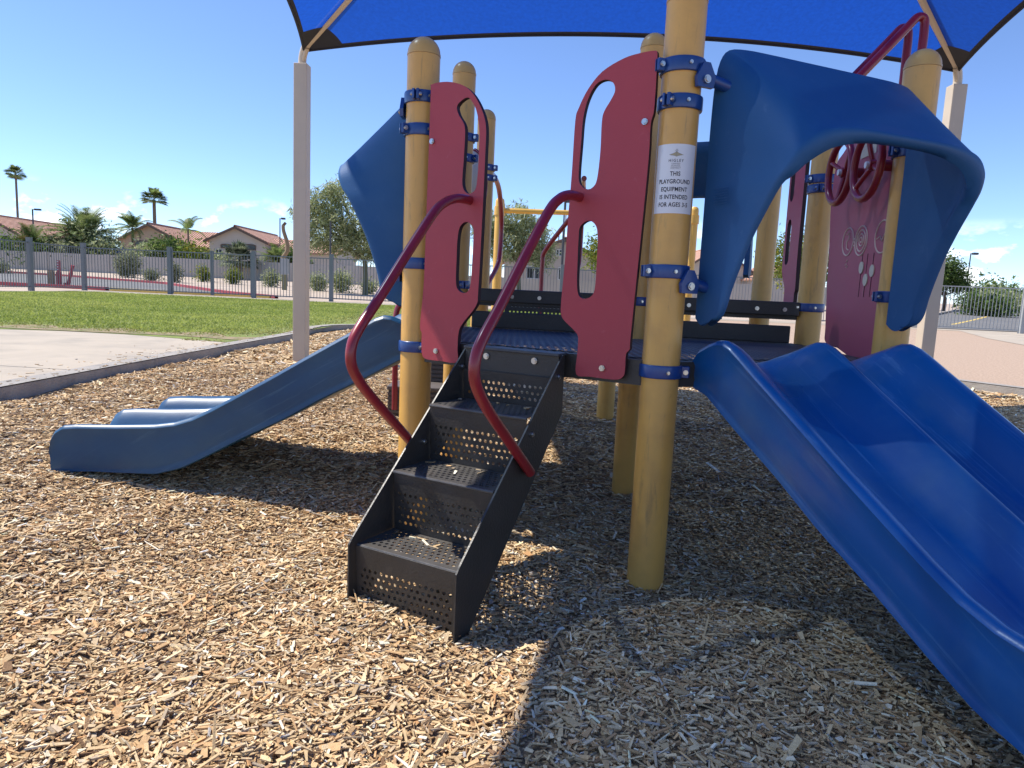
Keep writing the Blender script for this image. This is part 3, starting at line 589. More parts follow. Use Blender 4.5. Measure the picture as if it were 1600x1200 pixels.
# ------------------------------------------------------------------ shade canopy
BLc = np.array([-2.15, 7.0]); BRc = np.array([3.98, 6.74]); pv = np.array([-.0424, -.9991])*6.13; FLc = BLc+pv; FRc = BRc+pv
SC = thing('shade_canopy', (.78, 3.8, .2), 'blue cloth shade canopy on four cream steel posts over the playground', 'shade canopy')
ctr = (BLc+FRc)/2; ZE = 3.13; ZA = 4.34; SAG = .42
cor = [BLc, BRc, FRc, FLc]; pt = (ZA-ZE)/3.065
ang0 = math.atan2((BRc-BLc)[1], (BRc-BLc)[0])
for c_ in cor:
    ax = np.array([math.cos(ang0), math.sin(ang0)]); ay = np.array([-ax[1], ax[0]]); h_ = .064
    def sq(z, h): return [(*(c_+ax*sx*h+ay*sy*h), z) for sx, sy in ((-1, -1), (1, -1), (1, 1), (-1, 1))]
    p = build('canopy_post', MB().hexa(sq(.05, h_)+sq(3.07, h_)), WHT, SC, bevel=.006)
    d = (ctr-c_)/np.hypot(*(ctr-c_)); q0 = c_
    mb = MB(); mb.tube(smooth_path([(*q0, 3.06), (*(q0+d*.005), 3.13), (*(q0+d*.05), 3.20), (*(q0+d*.14), 3.245), (*(q0+d*.6), 3.245+.46*.277), (*(ctr-d*.02), 3.245+(np.hypot(*(ctr-c_))-.14)*.277)], 5), .038, 14); build('rafter', mb, WHT, SC, smooth=True)
    mb = MB(); mb.tube([(*(q0-d*.01), 3.06), (*(q0+d*.03), 3.12), (*(q0+d*.1), 3.20)], .022, 10); build('rafter_brace', mb, WHT, p, smooth=True)
def edge_pt(i, s, inset=0):
    a = cor[i]; b = cor[(i+1) % 4]; m_ = a*(1-s)+b*s; q = 4*s*(1-s); inn = (ctr-(a+b)/2); inn = inn/np.hypot(*inn); sag = SAG*q+inset
    e_ = m_+inn*sag+ (ctr-m_)/np.hypot(*(ctr-m_))*.03; return np.array([e_[0], e_[1], ZE+.06+.45*pt*(SAG*q)])
def cloth(i, s, r): a = np.array([ctr[0], ctr[1], ZA+.1]); p = a*(1-r)+edge_pt(i, s)*r; p[2] -= .05*math.sin(math.pi*r)*4*s*(1-s); return p
mb = MB()
for i in range(4): mb.grid(lambda u, v: tuple(cloth(i, u, v)), 40, 16)
fab = build('canopy_cloth', mb, CLOTH, SC, smooth=True, angle=25); fab['label'] = 'blue shade cloth'
for i in range(4):
    mb = MB(); mb.grid(lambda u, v: tuple(cloth(i, u, .985+.015*v)-np.array([0, 0, .005])), 40, 1); mb.tube([cloth(i, u, 1.0)-np.array([0, 0, .006]) for u in np.linspace(0, 1, 41)], .010, 8); build('canopy_hem', mb, HEM, fab, smooth=True)
    for flip in (0, 1):
        def patch(u, v):
            q = v; k_ = .42*u/math.sqrt((1-q)**2+q*q+1.414*q*(1-q)); sv = (1-q)*k_/6.13; r_ = 1-q*k_/4.33
            return tuple(cloth(i, 1-sv if flip else sv, r_)-np.array([0, 0, .0045]))
        mb = MB(); mb.grid(patch, 8, 12); build('corner_patch', mb, HEM, fab, smooth=True, angle=60)

# ------------------------------------------------------------------ wood chips
def chips(name, n, xr, yr, lmean, wmean, full, label, pos=None):
    x = rng.uniform(*xr, n*2); y = rng.uniform(*yr, n*2)
    k = inbed(x-.03, y) & inbed(x+.03, y) & (x > -.86*y-1.6) & (x < .86*y+1.6); x = x[k][:n]; y = y[k][:n]
    if pos is not None: x, y, zc = pos
    n = len(x)
    mx_ = rng.uniform(0, 1, n); fs_ = np.where(mx_ < .3, .5, np.where(mx_ > .965, 1.8, 1.08)); l = lmean*fs_*np.exp(rng.normal(0, .38, n)); wd = wmean*np.sqrt(fs_)*np.exp(rng.normal(0, .42, n)); wd = np.minimum(wd, l*.7); th = rng.uniform(.0018, .0042, n)
    yaw = rng.uniform(0, 2*np.pi, n); pit = rng.normal(0, .16, n); rol = rng.normal(0, .26, n)
    z = H(x, y)+rng.uniform(-.002, .0115, n)+np.abs(np.sin(pit))*l*.35
    if pos is not None: z = zc+.003; pit = pit*.2; rol = rol*.2
    cy, sy, cp, sp_, cr_, sr = np.cos(yaw), np.sin(yaw), np.cos(pit), np.sin(pit), np.cos(rol), np.sin(rol)
    ex = np.stack([cy*cp, sy*cp, sp_], 1); ey = np.stack([-sy*cr_-cy*sp_*sr, cy*cr_-sy*sp_*sr, cp*sr], 1); ez = np.cross(ex, ey)
    t0 = rng.uniform(.35, 1.05, (n, 1)); t1 = rng.uniform(.35, 1.05, (n, 1)); sk = rng.uniform(-.25, .25, (n, 2)); c = np.stack([x, y, z], 1)
    vs_ = []
    for zz in ((-1, 1) if full else (1,)):
        for sx, sy2, tp in ((-1, -1, t0), (1, -1, t1), (1, 1, t1), (-1, 1, t0)):
            j = sk[:, :1]*sy2 if sx < 0 else sk[:, 1:]*sy2
            vs_.append(c+ex*(l[:, None]/2*(sx+j*.5))+ey*(wd[:, None]/2*sy2*tp)+ez*(th[:, None]/2*zz))
    vv = np.stack(vs_, 1); m = vv.shape[1]; base = (np.arange(n)*m)[:, None, None]
    fq = np.array([(4, 5, 6, 7), (0, 1, 5, 4), (2, 3, 7, 6)]) if full else np.array([(0, 1, 2, 3)])
    quads = (base+fq[None]).reshape(-1, 4)
    pal = np.array([(.50, .34, .17), (.44, .27, .125), (.56, .40, .22), (.34, .20, .095), (.64, .51, .33), (.40, .30, .19), (.22, .125, .06), (.72, .61, .44), (.48, .26, .11), (.38, .335, .28)])
    ci = rng.choice(len(pal), n, p=[.26, .17, .21, .09, .09, .06, .035, .03, .025, .03]); col = pal[ci]*np.array([1.2, 1.25, 1.34])*np.exp(rng.normal(0, .15, (n, 1)))
    cols = np.repeat(np.clip(col, .02, .85), m, 0)
    o = colmesh(name, vv.reshape(-1, 3), quads, cols, CHIP); o['label'] = label; o['category'] = 'wood chips'; struct(o, 'stuff'); return o
chips('wood_chips', 165000, (-3.1, 4.2), (.7, 3.3), .0205, .0069, True, 'coarse tan wood chips in the foreground of the playground bed')
chips('wood_chips', 115000, (-3.1, 5.2), (3.3, 6.4), .026, .0085, True, 'tan wood chips around and behind the slides')
chips('wood_chips', 60000, (-3.1, 5.2), (6.4, 13), .05, .018, False, 'tan wood chips in the far part of the bed')
n_s = 420; ys_s = rng.uniform(3.2, 11.5, n_s); xs_s = -3.15-np.abs(rng.normal(0, .35, n_s))**1.3
chips('stray_chips', n_s, (0, 1), (0, 1), .026, .009, True, 'stray wood chips kicked onto the curb and slab at left', (xs_s, ys_s, np.where(xs_s > -3.31, LZ+.022, LZ+.004)))
px_s = []
for (n0_, z0_), n1_ in zip(nose, (.512, .318, .113)):
    for q in range(9): a_ = rng.uniform(.33, .67); b_ = n1_+.02+abs(rng.normal(0, .045)); px_s.append(FS(a_, min(b_, n0_-.012), z0_))
px_s = np.array(px_s); chips('stray_chips', len(px_s), (0, 1), (0, 1), .022, .008, True, 'few wood chips lying on the stair treads', (px_s[:, 0], px_s[:, 1], px_s[:, 2]))
# grass on the lawn
def grass(n):
    x = rng.uniform(-16, 2.4, n); y = 8.1+18.3*rng.uniform(0, 1, n)**1.5
    k = (x > -.8*y-1.5) & ~((x > -3.2) & (y < 13.1)) & ~((y < 8.75) & (x < -3.9)); x = x[k]; y = y[k]; n = len(x)
    # worn strip along the pad
    worn = np.exp(-((y-8.6-.2*np.sin(x*1.7))/.7)**2)+np.exp(-((x+3.2)/.5)**2)*.8; kk = rng.uniform(0, 1, n) > worn*.75; x = x[kk]; y = y[kk]; worn = worn[kk]; n = len(x)
    h = rng.uniform(.015, .04, n)*(1-.4*np.clip(worn, 0, 1)); a = rng.uniform(0, 2*np.pi, n); wd = rng.uniform(.006, .012, n)*(.8+y/14); lean = rng.uniform(-.03, .03, (n, 2))
    c = np.stack([x, y, np.full(n, LZ+.006)], 1); d = np.stack([np.cos(a), np.sin(a), np.zeros(n)], 1)*wd[:, None]; tp = c+np.stack([lean[:, 0], lean[:, 1], h], 1)
    vv = np.stack([c-d, c+d, tp], 1).reshape(-1, 3); q = np.arange(3*n).reshape(-1, 3)
    pch = .5+.5*np.sin(x*.9+np.sin(y*.7)*2)*np.cos(y*.5+x*.2); mixc = np.clip(pch*.6+rng.uniform(0, .5, n), 0, 1)[:, None]
    col = np.array([(.25, .32, .06)])*(1-mixc)+np.array([(.46, .48, .13)])*mixc; col = col*(1-np.clip(worn, 0, 1)[:, None]*.6)+np.array([(.30, .22, .11)])*np.clip(worn, 0, 1)[:, None]*.6
    o = colmesh('grass', vv, q, np.repeat(col, 3, 0), GRASS); tag(o, 'short green grass of the lawn before the fence', 'grass'); struct(o, 'stuff')
grass(170000)
mb = MB()
for i in range(16):
    u = i/15; x = -6.6+3.4*u; mb.add([(x, 8.6-.55*max(0, u-.75)*2+.02*math.sin(i*2.1), LZ+.011), (x, 8.62+.55+.25*math.sin(i*1.3)-.55*max(0, u-.75)*2, LZ+.011)], [])
mb.f = [(2*i, 2*i+2, 2*i+3, 2*i+1) for i in range(15)]; mb.mi = [0]*15
DIRT = mat('bare_soil', (.30, .215, .13), .95, .25, 8, .5, 40, col2=(.16, .17, .05), c2scale=6, c2lo=.42, c2hi=.6)
struct(build('bare_soil_strip', mb, DIRT))
# litter on the pad
# ------------------------------------------------------------------ fence
PK = None
def picket_mesh(h, r=.0095):
    mb = MB(); mb.box(-r, r, -r, r, 0, h); me = bpy.data.meshes.new('picket'); me.from_pydata(mb.v, [], mb.f); me.materials.append(GRY); return me
PKM = picket_mesh(1.62)
def fence(pts, label, cat='fence', group=None, ends=(True, True), name='steel_fence', gate=False, pm=PKM, m=GRY, pw=.075, postskip=()):
    x0, y0 = pts[0]; z0 = float(T(x0, y0)); o = thing(name, (x0, y0, z0), label, cat, group)
    for i, (x, y) in enumerate(pts):
        if (i == 0 and not ends[0]) or (i == len(pts)-1 and not ends[1]): continue
        mb = MB(); h = 1.86 if not gate else 1.78; q = pw if not gate else .03
        mb.box(x-q, x+q, y-q, y+q, z0-.05 if not gate else z0+.05, z0+h); mb.box(x-q-.008, x+q+.008, y-q-.008, y+q+.008, z0+h, z0+h+.02); build('fence_post', mb, m, o)
    for (xa, ya), (xb, yb) in zip(pts[:-1], pts[1:]):
        Ln = math.hypot(xb-xa, yb-ya); ux, uy = (xb-xa)/Ln, (yb-ya)/Ln; e = pw+.01 if not gate else .035
        for zr in (.13, 1.70):
            mb = MB(); a = (xa+ux*e, ya+uy*e); b = (xb-ux*e, yb-uy*e); nx, ny = -uy*.02, ux*.02
            mb.hexa([(a[0]-nx, a[1]-ny, z0+zr-.02), (b[0]-nx, b[1]-ny, z0+zr-.02), (b[0]+nx, b[1]+ny, z0+zr-.02), (a[0]+nx, a[1]+ny, z0+zr-.02), (a[0]-nx, a[1]-ny, z0+zr+.02), (b[0]-nx, b[1]-ny, z0+zr+.02), (b[0]+nx, b[1]+ny, z0+zr+.02), (a[0]+nx, a[1]+ny, z0+zr+.02)]); build('rail', mb, m, o)
        k = max(1, int(round((Ln-2*e)/.122)))
        for j in range(1, k):
            s = e+(Ln-2*e)*j/k; p = link('picket', pm, o); p.location = (xa+ux*s-x0, ya+uy*s-y0, .1)
    return o
fence([(-17.7, 22.4), (-17.5, 25.2), (-17.3, 27.93)], 'grey steel fence section running towards the viewer at far left', ends=(True, False))
fence([(-17.3, 28), (-13.86, 28)], 'grey steel fence section left of the double gate')
fence([(-13.76, 28), (-12.2, 28)], 'left leaf of the grey double gate', 'gate', 'gate leaves', name='gate_leaf', gate=True)
fence([(-12.13, 28), (-10.6, 28)], 'right leaf of the grey double gate', 'gate', 'gate leaves', name='gate_leaf', gate=True)
fence([(-10.5, 28), (-7.4, 28), (-4.4, 28), (-1.4, 28), (1.8, 28), (5, 28), (8.2, 28), (11.4, 28), (14.4, 28)], 'long grey steel fence behind the play structure')
PKL = PKM.copy(); PKL.materials.clear(); PKL.materials.append(GRL)
fence([(14.55, 27.9), (19.35, 26.7), (22.5, 26)], 'light grey steel fence before the road at far right', pm=PKL, m=GRL, ends=(False, True))
# ------------------------------------------------------------------ streets
def drape(name, poly, m, lift, kind='structure'): return strip(name, poly, None, m, lift=lift)
def roadgrid(name, a, b, m, lift, n=24):   # between two polylines sampled equally
    def samp(pl, u):
        d = [0]
        for p, q in zip(pl[:-1], pl[1:]): d.append(d[-1]+math.dist(p, q))
        return (float(np.interp(u*d[-1], d, [p[0] for p in pl])), float(np.interp(u*d[-1], d, [p[1] for p in pl])))
    mb = MB()
    def f(u, v): p = samp(a, u); q = samp(b, u); x = p[0]*(1-v)+q[0]*v; y = p[1]*(1-v)+q[1]*v; return (x, y, float(T(x, y))+lift)
    mb.grid(f, n, 4); return struct(build(name, mb, m))
roadgrid('driveway', [(-9.6, 29.2), (-14, 29.6), (-19, 30.6), (-30, 31.5), (-60, 34)], [(-10.2, 29.5), (-14.3, 33.2), (-20, 40), (-30, 46), (-60, 56)], ASPH, .012, 40)
def kerb(name, pts, m, w_=.22, h=.15):
    mb = MB(); L_ = pts; R_ = offs(pts, w_); k = len(pts); vs_ = []
    for p, q in zip(L_, R_): z = float(T(*p)); vs_ += [(*p, z-.02), (*p, z+h), (*q, z+h), (*q, z-.02)]
    mb.add(vs_, [(4*i+j, 4*i+4+j, 4*i+5+j, 4*i+1+j) for i in range(k-1) for j in range(3)]); return struct(build(name, mb, m))
kerb('red_curb', [(-10.0, 29.4), (-12.3, 31.2), (-14.3, 33.2), (-17, 36.4), (-20, 40), (-25, 43), (-30, 46), (-60, 56)], REDC, .16, .13)
kerb('red_curb', [(-17.6, 30.2), (-19, 30.5), (-24, 31), (-30, 31.4), (-60, 33.8)], REDC, .2, .13)
kerb('yellow_curb', [(-10.2, 29.1), (-14, 29.5), (-17.4, 30.1)], YELC, .14, .12)
roadgrid('road', [(15.3, 29.3), (22, 38), (40, 63), (95, 140), (250, 350)], [(27, 29.3), (33, 40), (48, 60), (102, 137), (262, 346)], ASPH, .012, 40)
roadgrid('road_line', [(18.2, 30.2), (26, 40), (43, 62), (98, 138.4)], [(18.35, 30.1), (26.15, 39.9), (43.15, 61.9), (98.15, 138.3)], YELC, .020, 30)
roadgrid('cross_line', [(15.6, 29.8), (24, 29.8)], [(15.8, 30.05), (24, 30.05)], WFR, .020, 6)
kerb('road_curb', [(15.1, 29.3), (21.8, 38), (39.8, 63), (94.8, 140)], CURB, .2, .14)
roadgrid('far_street', [(-6, 40), (4, 40), (14, 40)], [(-6, 46), (4, 46), (14, 46)], ASPH, .012, 12)
kerb('pink_curb', [(14, 33), (4, 33.2), (-6, 33.6)], REDC, .2, .14)
# ------------------------------------------------------------------ vegetation
def leaves(name, blobs, n, size, pal, seed, parent, elong=1.6, droop=0):
    r = np.random.default_rng(seed); blobs = np.array(blobs, float); vol = blobs[:, 3]*blobs[:, 4]*blobs[:, 5]; bi = r.choice(len(blobs), n, p=vol**.75/np.sum(vol**.75))
    d = r.normal(0, 1, (n, 3)); d /= np.linalg.norm(d, axis=1)[:, None]; rad = r.uniform(.25, 1, n)**.45*(1+r.normal(0, .1, n))
    # clumps inside each blob
    c = blobs[bi, :3]+d*rad[:, None]*blobs[bi, 3:6]
    nc = max(6, n//45); cl = c[r.choice(n, nc)]; ci = r.integers(0, nc, n); pull = r.uniform(.45, .95, n)[:, None]; near = cl[ci]+r.normal(0, 1, (n, 3))*size*2.6; c = np.where(r.uniform(0, 1, (n, 1)) < .72, near, c)
    nm = r.normal(0, 1, (n, 3)); nm[:, 2] += .4; nm /= np.linalg.norm(nm, axis=1)[:, None]; t = np.cross(nm, r.normal(0, 1, (n, 3))); t /= np.linalg.norm(t, axis=1)[:, None]; t[:, 2] -= droop; b = np.cross(nm, t)
    s = size*np.exp(r.normal(0, .3, n))[:, None]
    vv = np.stack([c-t*s*elong*.5, c-b*s*.32, c+t*s*elong*.5, c+b*s*.32], 1).reshape(-1, 3)
    pal = np.array(pal); ct = r.uniform(.7, 1.3, nc)[ci]; col = pal[r.integers(0, len(pal), n)]*(ct*np.exp(r.normal(0, .18, n)))[:, None]
    return colmesh(name, vv, np.arange(4*n).reshape(-1, 4), np.repeat(np.clip(col, .005, .6), 4, 0), LEAF, parent)
GREEN = [(.08, .13, .03), (.11, .17, .04), (.14, .20, .05), (.06, .10, .028)]
OLIVE = [(.30, .34, .155), (.37, .40, .21), (.23, .27, .115), (.41, .43, .24)]
GREYG = [(.19, .215, .12), (.24, .255, .15), (.15, .17, .09)]
LIME = [(.16, .22, .03), (.22, .26, .04), (.11, .16, .03), (.28, .26, .04)]
def tree(name, x, y, h0, blobs, n, size, pal, label, trunk=.12, seed=1, barkm=TRK, group=None, elong=1.6, droop=0, z=None):
    z = float(T(x, y)) if z is None else z; o = thing(name, (x, y, z), label, 'tree', group); r = random.Random(seed); mb = MB()
    tx, ty = x+r.uniform(-.15, .15), y
    mb.tube(smooth_path([(x, y, z-.1), (x+r.uniform(-.1, .1), y, z+h0*.5), (tx, ty, z+h0)], 3), trunk, 9, r2=trunk*.65)
    for bq in blobs:
        e_ = (x+bq[0], y+bq[1], z+bq[2]); m_ = ((tx+e_[0])/2+r.uniform(-.2, .2), (ty+e_[1])/2, (z+h0+e_[2])/2-.15)
        mb.tube(smooth_path([(tx, ty, z+h0*.93), m_, e_], 3), trunk*.5, 7, r2=trunk*.1)
        for q in range(4):
            f_ = (e_[0]+r.uniform(-.8, .8)*bq[3], e_[1]+r.uniform(-.8, .8)*bq[4], e_[2]+r.uniform(-.5, .8)*bq[5]); mb.tube([m_, ((m_[0]+f_[0])/2, (m_[1]+f_[1])/2, (m_[2]+f_[2])/2+.1), f_], trunk*.2, 5, r2=trunk*.05)
    build('trunk', mb, barkm, o, smooth=True)
    leaves('crown', [(x+b[0], y+b[1], z+b[2], *b[3:]) for b in blobs], n, size, pal, seed, o, elong, droop); return o
def shrub(x, y, rx, rz, n, size, pal, label, seed, group=None, z=None, elong=1.6, name='shrub'):
    z = float(T(x, y)) if z is None else z; o = thing(name, (x, y, z), label, 'shrub', group); mb = MB()
    r = random.Random(seed)
    for i in range(6): a = i*1.05; mb.tube([(x, y, z-.05), (x+math.cos(a)*rx*.3, y+math.sin(a)*rx*.3, z+rz*.5), (x+math.cos(a)*rx*.6, y+math.sin(a)*rx*.6, z+rz*1.1)], .03, 5, r2=.01)
    build('stem', mb, TRK, o); leaves('foliage', [(x, y, z+rz, rx, rx, rz)], n, size, pal, seed, o, elong); return o
# palo verde type trees beyond the fence
PV = mat('bark', (.1, .1, .1))
tree('desert_tree', -8.2, 38, 2.0, [(-2.0, 0, 3.2, 1.5, 1.4, 1.1), (-.6, 0, 3.9, 1.5, 1.4, 1.2), (-2.2, 0, 4.7, 1.0, 1, .8), (-.2, .3, 2.6, 1.6, 1.4, .8), (-1.4, 0, 5.4, .9, .9, .7), (1.0, 0, 3.3, 1.3, 1.3, 1.1), (-3.2, 0, 4.2, .8, .8, .6)], 17000, .075, OLIVE, 'feathery olive-green desert tree behind the left slide hood', .17, 3, TRKG, elong=3.2, droop=.25)
tree('desert_tree', .2, 42, 2.2, [(-1.0, 0, 3.2, 1.3, 1.3, 1.2), (.5, 0, 3.6, 1.2, 1.2, 1.2), (-.4, 0, 4.7, 1.3, 1.2, .8), (1.2, 0, 2.6, .9, .9, .8), (-2, 0, 4.2, 1.2, 1, .9)], 14000, .075, OLIVE, 'feathery olive-green desert tree behind the stairs and rear rails', .16, 4, TRKG, elong=3.2, droop=.25)
tree('street_tree', 19.2, 47, 1.6, [(-1.1, 0, 3.4, 1.5, 1.4, 1.3), (.6, 0, 3.9, 1.4, 1.3, 1.4), (-.3, 0, 2.4, 1.8, 1.5, .8), (1.7, 0, 2.9, 1.2, 1.2, 1.0)], 9000, .13, LIME, 'yellow-green leafy tree seen between the far posts', .13, 5)
tree('street_tree', 6.1, 46, 1.6, [(-.4, 0, 3.0, 1.2, 1.2, 1.1), (.7, 0, 3.5, 1.2, 1.2, 1.1)], 5000, .12, LIME, 'light green tree seen through the slot of the right red panel', .12, 6)
tree('street_tree', 36.6, 60, 1.4, [(-1.0, 0, 3.1, 1.2, 1.2, 1.1), (.6, 0, 2.8, 1.1, 1.1, .9), (-.3, 0, 4.0, .95, 1, .7), (1.1, 0, 2.1, .7, .7, .5), (-1.7, 0, 2.3, 1.1, 1.1, .8)], 9500, .14, GREEN, 'dense round green tree beside the far right fence', .17, 8)
for i, (x, y, rx, rz, n) in enumerate(((33.5, 50, 1.4, .7, 3000), (37.2, 54, 1.5, .8, 3000), (43.5, 63, 1.7, .75, 2600), (46, 66, 2.0, .9, 2500))):
    shrub(x, y, rx, rz, n, .16, [GREEN, OLIVE][i % 2], ('low green bush along the road at far right, %s from the near end' % ('first', 'second', 'third', 'fourth')[i]), 20+i, 'bushes along the road')
for i, (x, y, h) in enumerate(((70, 105, 3.2), (78, 112, 2.8), (88, 118, 3.3), (97, 118, 3.4), (84, 104, 2.6), (108, 126, 3.8))):
    tree('roadside_tree', x, y, h*.35, [(-h*.3, 0, h*.6, h*.5, h*.4, h*.35), (h*.35, 0, h*.55, h*.5, h*.4, h*.3), (0, 0, h*.8, h*.4, h*.4, h*.25)], 2600, .34, GREEN, 'far roadside tree near the end of the road, %s from the left' % ('first', 'second', 'third', 'fifth', 'fourth', 'sixth')[i], .16, 40+i, group='far roadside trees')
# round shrubs and upright plants before the block wall
WY = 60
def at(px_, Y): # plan X for an image column at distance Y (layout helper)
    return (px_-800)/1084.5*Y*1.009
for i, (px_, Y, rx, rz, n, pal, lab) in enumerate(((203, 50, .85, .92, 5000, GREYG, 'large clipped grey-green round shrub beyond the fence'), (240, 46, .42, .33, 1500, GREYG, 'small low dry shrub right of the large round shrub'), (275, 44, .32, .55, 1500, GREYG, 'narrow shrub beside the gate post'), (320, 48, .32, .50, 2200, LIME, 'upright yellow-green plant left of the gate centre'), (365, 46, .30, .42, 2000, LIME, 'upright yellow-green plant right of the gate centre'), (424, 44, .36, .46, 2200, OLIVE, 'upright green plant right of the gate'), (495, 41, .42, .42, 2200, OLIVE, 'green shrub just right of the cream canopy post'), (531, 40, .52, .52, 2600, OLIVE, 'wider green shrub beside the desert tree trunk'), (574, 40, .3, .3, 1200, OLIVE, 'small green shrub right of the desert tree trunk'), (5, 46, .6, .35, 1500, GREYG, 'low shrub at the far left edge'))):
    shrub(at(px_, Y), Y, rx, rz, n, .075, pal, lab, 60+i)
for i, (px_, Y, rx, rz, lab, pal) in enumerate(((20, 62.5, 2.2, 1.35, 'dark hedge bush behind the wall at far left', GREEN), (75, 62.5, 2.4, 1.3, 'dark hedge bush behind the wall under the small palm', GREEN), (120, 62.6, 2.0, 1.6, 'dark hedge bush behind the wall under the big date palm', GREYG), (170, 62.6, 1.8, 1.55, 'olive bush right of the big date palm', OLIVE), (232, 62.8, 1.5, 1.2, 'olive bush before the brown house', OLIVE), (265, 63, 1.7, 1.75, 'green fruit tree before the brown house', GREEN), (305, 62.6, 1.6, 1.4, 'yellow-green bush between the two houses', LIME), (455, 62.6, 1.5, 1.5, 'dark bush beside the cream canopy post', GREEN), (345, 62.4, 1.2, .9, 'low green bush before the grey-tan house', OLIVE), (150, 63.5, 2.2, 2.3, 'bushy tree behind the big date palm', OLIVE))):
    shrub(at(px_, Y), Y, rx, rz, 3000, .17, pal, lab, 90+i)
def palm(x, y, ht, nf, L_, kind, label, seed, trunk=.2, z=None, droop=1., pal=None):
    z = float(T(x, y)) if z is None else z; o = thing('palm_tree', (x, y, z), label, 'palm tree'); r = np.random.default_rng(seed); mb = MB()
    bend = r.uniform(-.25, .25); mb.tube(smooth_path([(x, y, z-.1), (x+bend*.3, y, z+ht*.5), (x+bend*.6, y, z+ht)], 5), trunk*1.15, 10, r2=trunk*.85); build('trunk', mb, PTRK, o, smooth=True)
    c0 = np.array([x+bend*.6, y, z+ht]); vv = []; col = []; pal = pal or [(.17, .23, .07), (.23, .28, .10), (.13, .175, .055)]
    for i in range(nf):
        a = r.uniform(0, 2*np.pi); el = r.uniform(-.35, 1.45) if kind != 'date' else r.uniform(-.25, 1.35); l = L_*r.uniform(.8, 1.1)
        d = np.array([math.cos(a), math.sin(a), 0]); side = np.array([-d[1], d[0], 0]); cbase = np.array(pal[r.integers(0, len(pal))])*r.uniform(.75, 1.25)
        if kind == 'fan':
            st = c0+d*l*.45*math.cos(el)+np.array([0, 0, l*.45*math.sin(el)]); ax = d*math.cos(el)+np.array([0, 0, math.sin(el)]); vv.append([c0-side*.015, c0+side*.015, st+side*.01, st-side*.01]); col.append(cbase)
            for q in np.linspace(-1.35, 1.35, 15):
                dd = ax*math.cos(q)+side*math.sin(q); tip = st+dd*l*.55*(1-.12*abs(q))-np.array([0, 0, .12*l*droop]); mid = st+dd*l*.3; pp = np.cross(dd, np.array([0, 0, 1.])); pp /= np.linalg.norm(pp)+1e-6
                vv.append([st, mid+pp*.035*l, tip, mid-pp*.035*l]); col.append(cbase*r.uniform(.85, 1.2))
        else:
            pts = []; k = 9
            for j in range(k+1):
                s = j/k; e2 = el-droop*1.25*s*s*(1 if kind != 'date' else .62); prev = pts[-1] if pts else c0; pts.append(prev+(d*math.cos(e2)+np.array([0, 0, math.sin(e2)]))*l/k if j else c0)
            for j in range(k):
                p, q = pts[j], pts[j+1]; vv.append([p-side*.02, p+side*.02, q+side*.012, q-side*.012]); col.append(cbase*.9)
                if j < 1: continue
                for f_ in (.0, .33, .66):
                    b = p*(1-f_)+q*f_; s = (j+f_)/k; ll = L_*.24*math.sin(math.pi*min(.95, .15+s*.85))**.6
                    ax = (q-p)/np.linalg.norm(q-p)
                    for sg in (-1, 1):
                        dd = side*sg*.8+ax*.65+np.array([0, 0, .22 if kind == 'date' else -.45]); dd /= np.linalg.norm(dd); tip = b+dd*ll; wv = ax*.042*L_/2.5
                        vv.append([b-wv, b+wv, tip+wv*.2, tip-wv*.2]); col.append(cbase*r.uniform(.8, 1.25))
    n = len(vv); colmesh('fronds', np.array(vv).reshape(-1, 3), np.arange(4*n).reshape(-1, 4), np.repeat(np.clip(np.array(col), .01, .6), 4, 0), LEAF, o); return o
palm(at(38, 96), 96, 12.1, 60, 1.6, 'fan', 'tall slender palm at far left against the sky', 1, .15)
palm(at(247, 92), 92, 9.2, 64, 2.0, 'fan', 'palm with round crown behind the brown house roof', 2, .24)
palm(at(141, 64), 64, 2.9, 95, 3.4, 'date', 'big spreading date palm behind the wall at left', 3, .4)
palm(at(58, 63), 63, 1.9, 60, 2.5, 'date', 'smaller spiky palm left of the big date palm', 4, .35, pal=[(.10, .14, .045), (.14, .17, .06), (.16, .13, .05)])
palm(at(211, 68), 68, 4.3, 26, 2.0, 'feather', 'drooping feather palm left of the brown house', 5, .12)
palm(at(297, 72), 72, 4.6, 12, 2.2, 'feather', 'sparse feather palm right of the brown house', 6, .10)
palm(at(374, 58), 58, 1.5, 60, 1.9, 'fan', 'grey-green fan palm before the grey-tan house', 7, .28, pal=[(.15, .18, .10), (.19, .22, .13), (.12, .15, .08)])
palm(at(433, 61.2), 61.2, 1.6, 50, 1.9, 'date', 'green spiky palm beside the bare trunk', 8, .25)
palm(at(247, 65), 65, 2.2, 30, 1.5, 'feather', 'short dark palm before the brown house', 9, .12)
# ------------------------------------------------------------------ block wall, houses
def wall(x0, y0, x1, y1, h, label):
    z0 = float(T(x0, y0)); o = thing('block_wall', (x0, y0, z0), label, 'wall'); Ln = math.hypot(x1-x0, y1-y0); k = max(1, int(Ln/5))
    v = np.array([x1-x0, y1-y0])/Ln; n = np.array([-v[1], v[0]])*.1
    def bxx(s0, s1, wd, za, zb, nm):
        a = np.array([x0, y0])+v*s0; b = np.array([x0, y0])+v*s1; n2 = n*wd
        build(nm, MB().hexa([(*(a-n2), za), (*(b-n2), za), (*(b+n2), za), (*(a+n2), za), (*(a-n2), zb), (*(b-n2), zb), (*(b+n2), zb), (*(a+n2), zb)]), WALLM, o)
    for i in range(k):
        s0 = Ln*i/k; s1 = Ln*(i+1)/k; bxx(s0+.2, s1-.2, 1, z0-.4, z0+h, 'wall_panel'); bxx(s0-.2, s0+.199, 1.6, z0-.4, z0+h+.05, 'pilaster')
    bxx(0, Ln, 1.25, z0+h, z0+h+.06, 'wall_coping') if False else None
    return o
wall(-62, 61, -8, 59, 1.5, 'long tan block wall beyond the driveway at left')
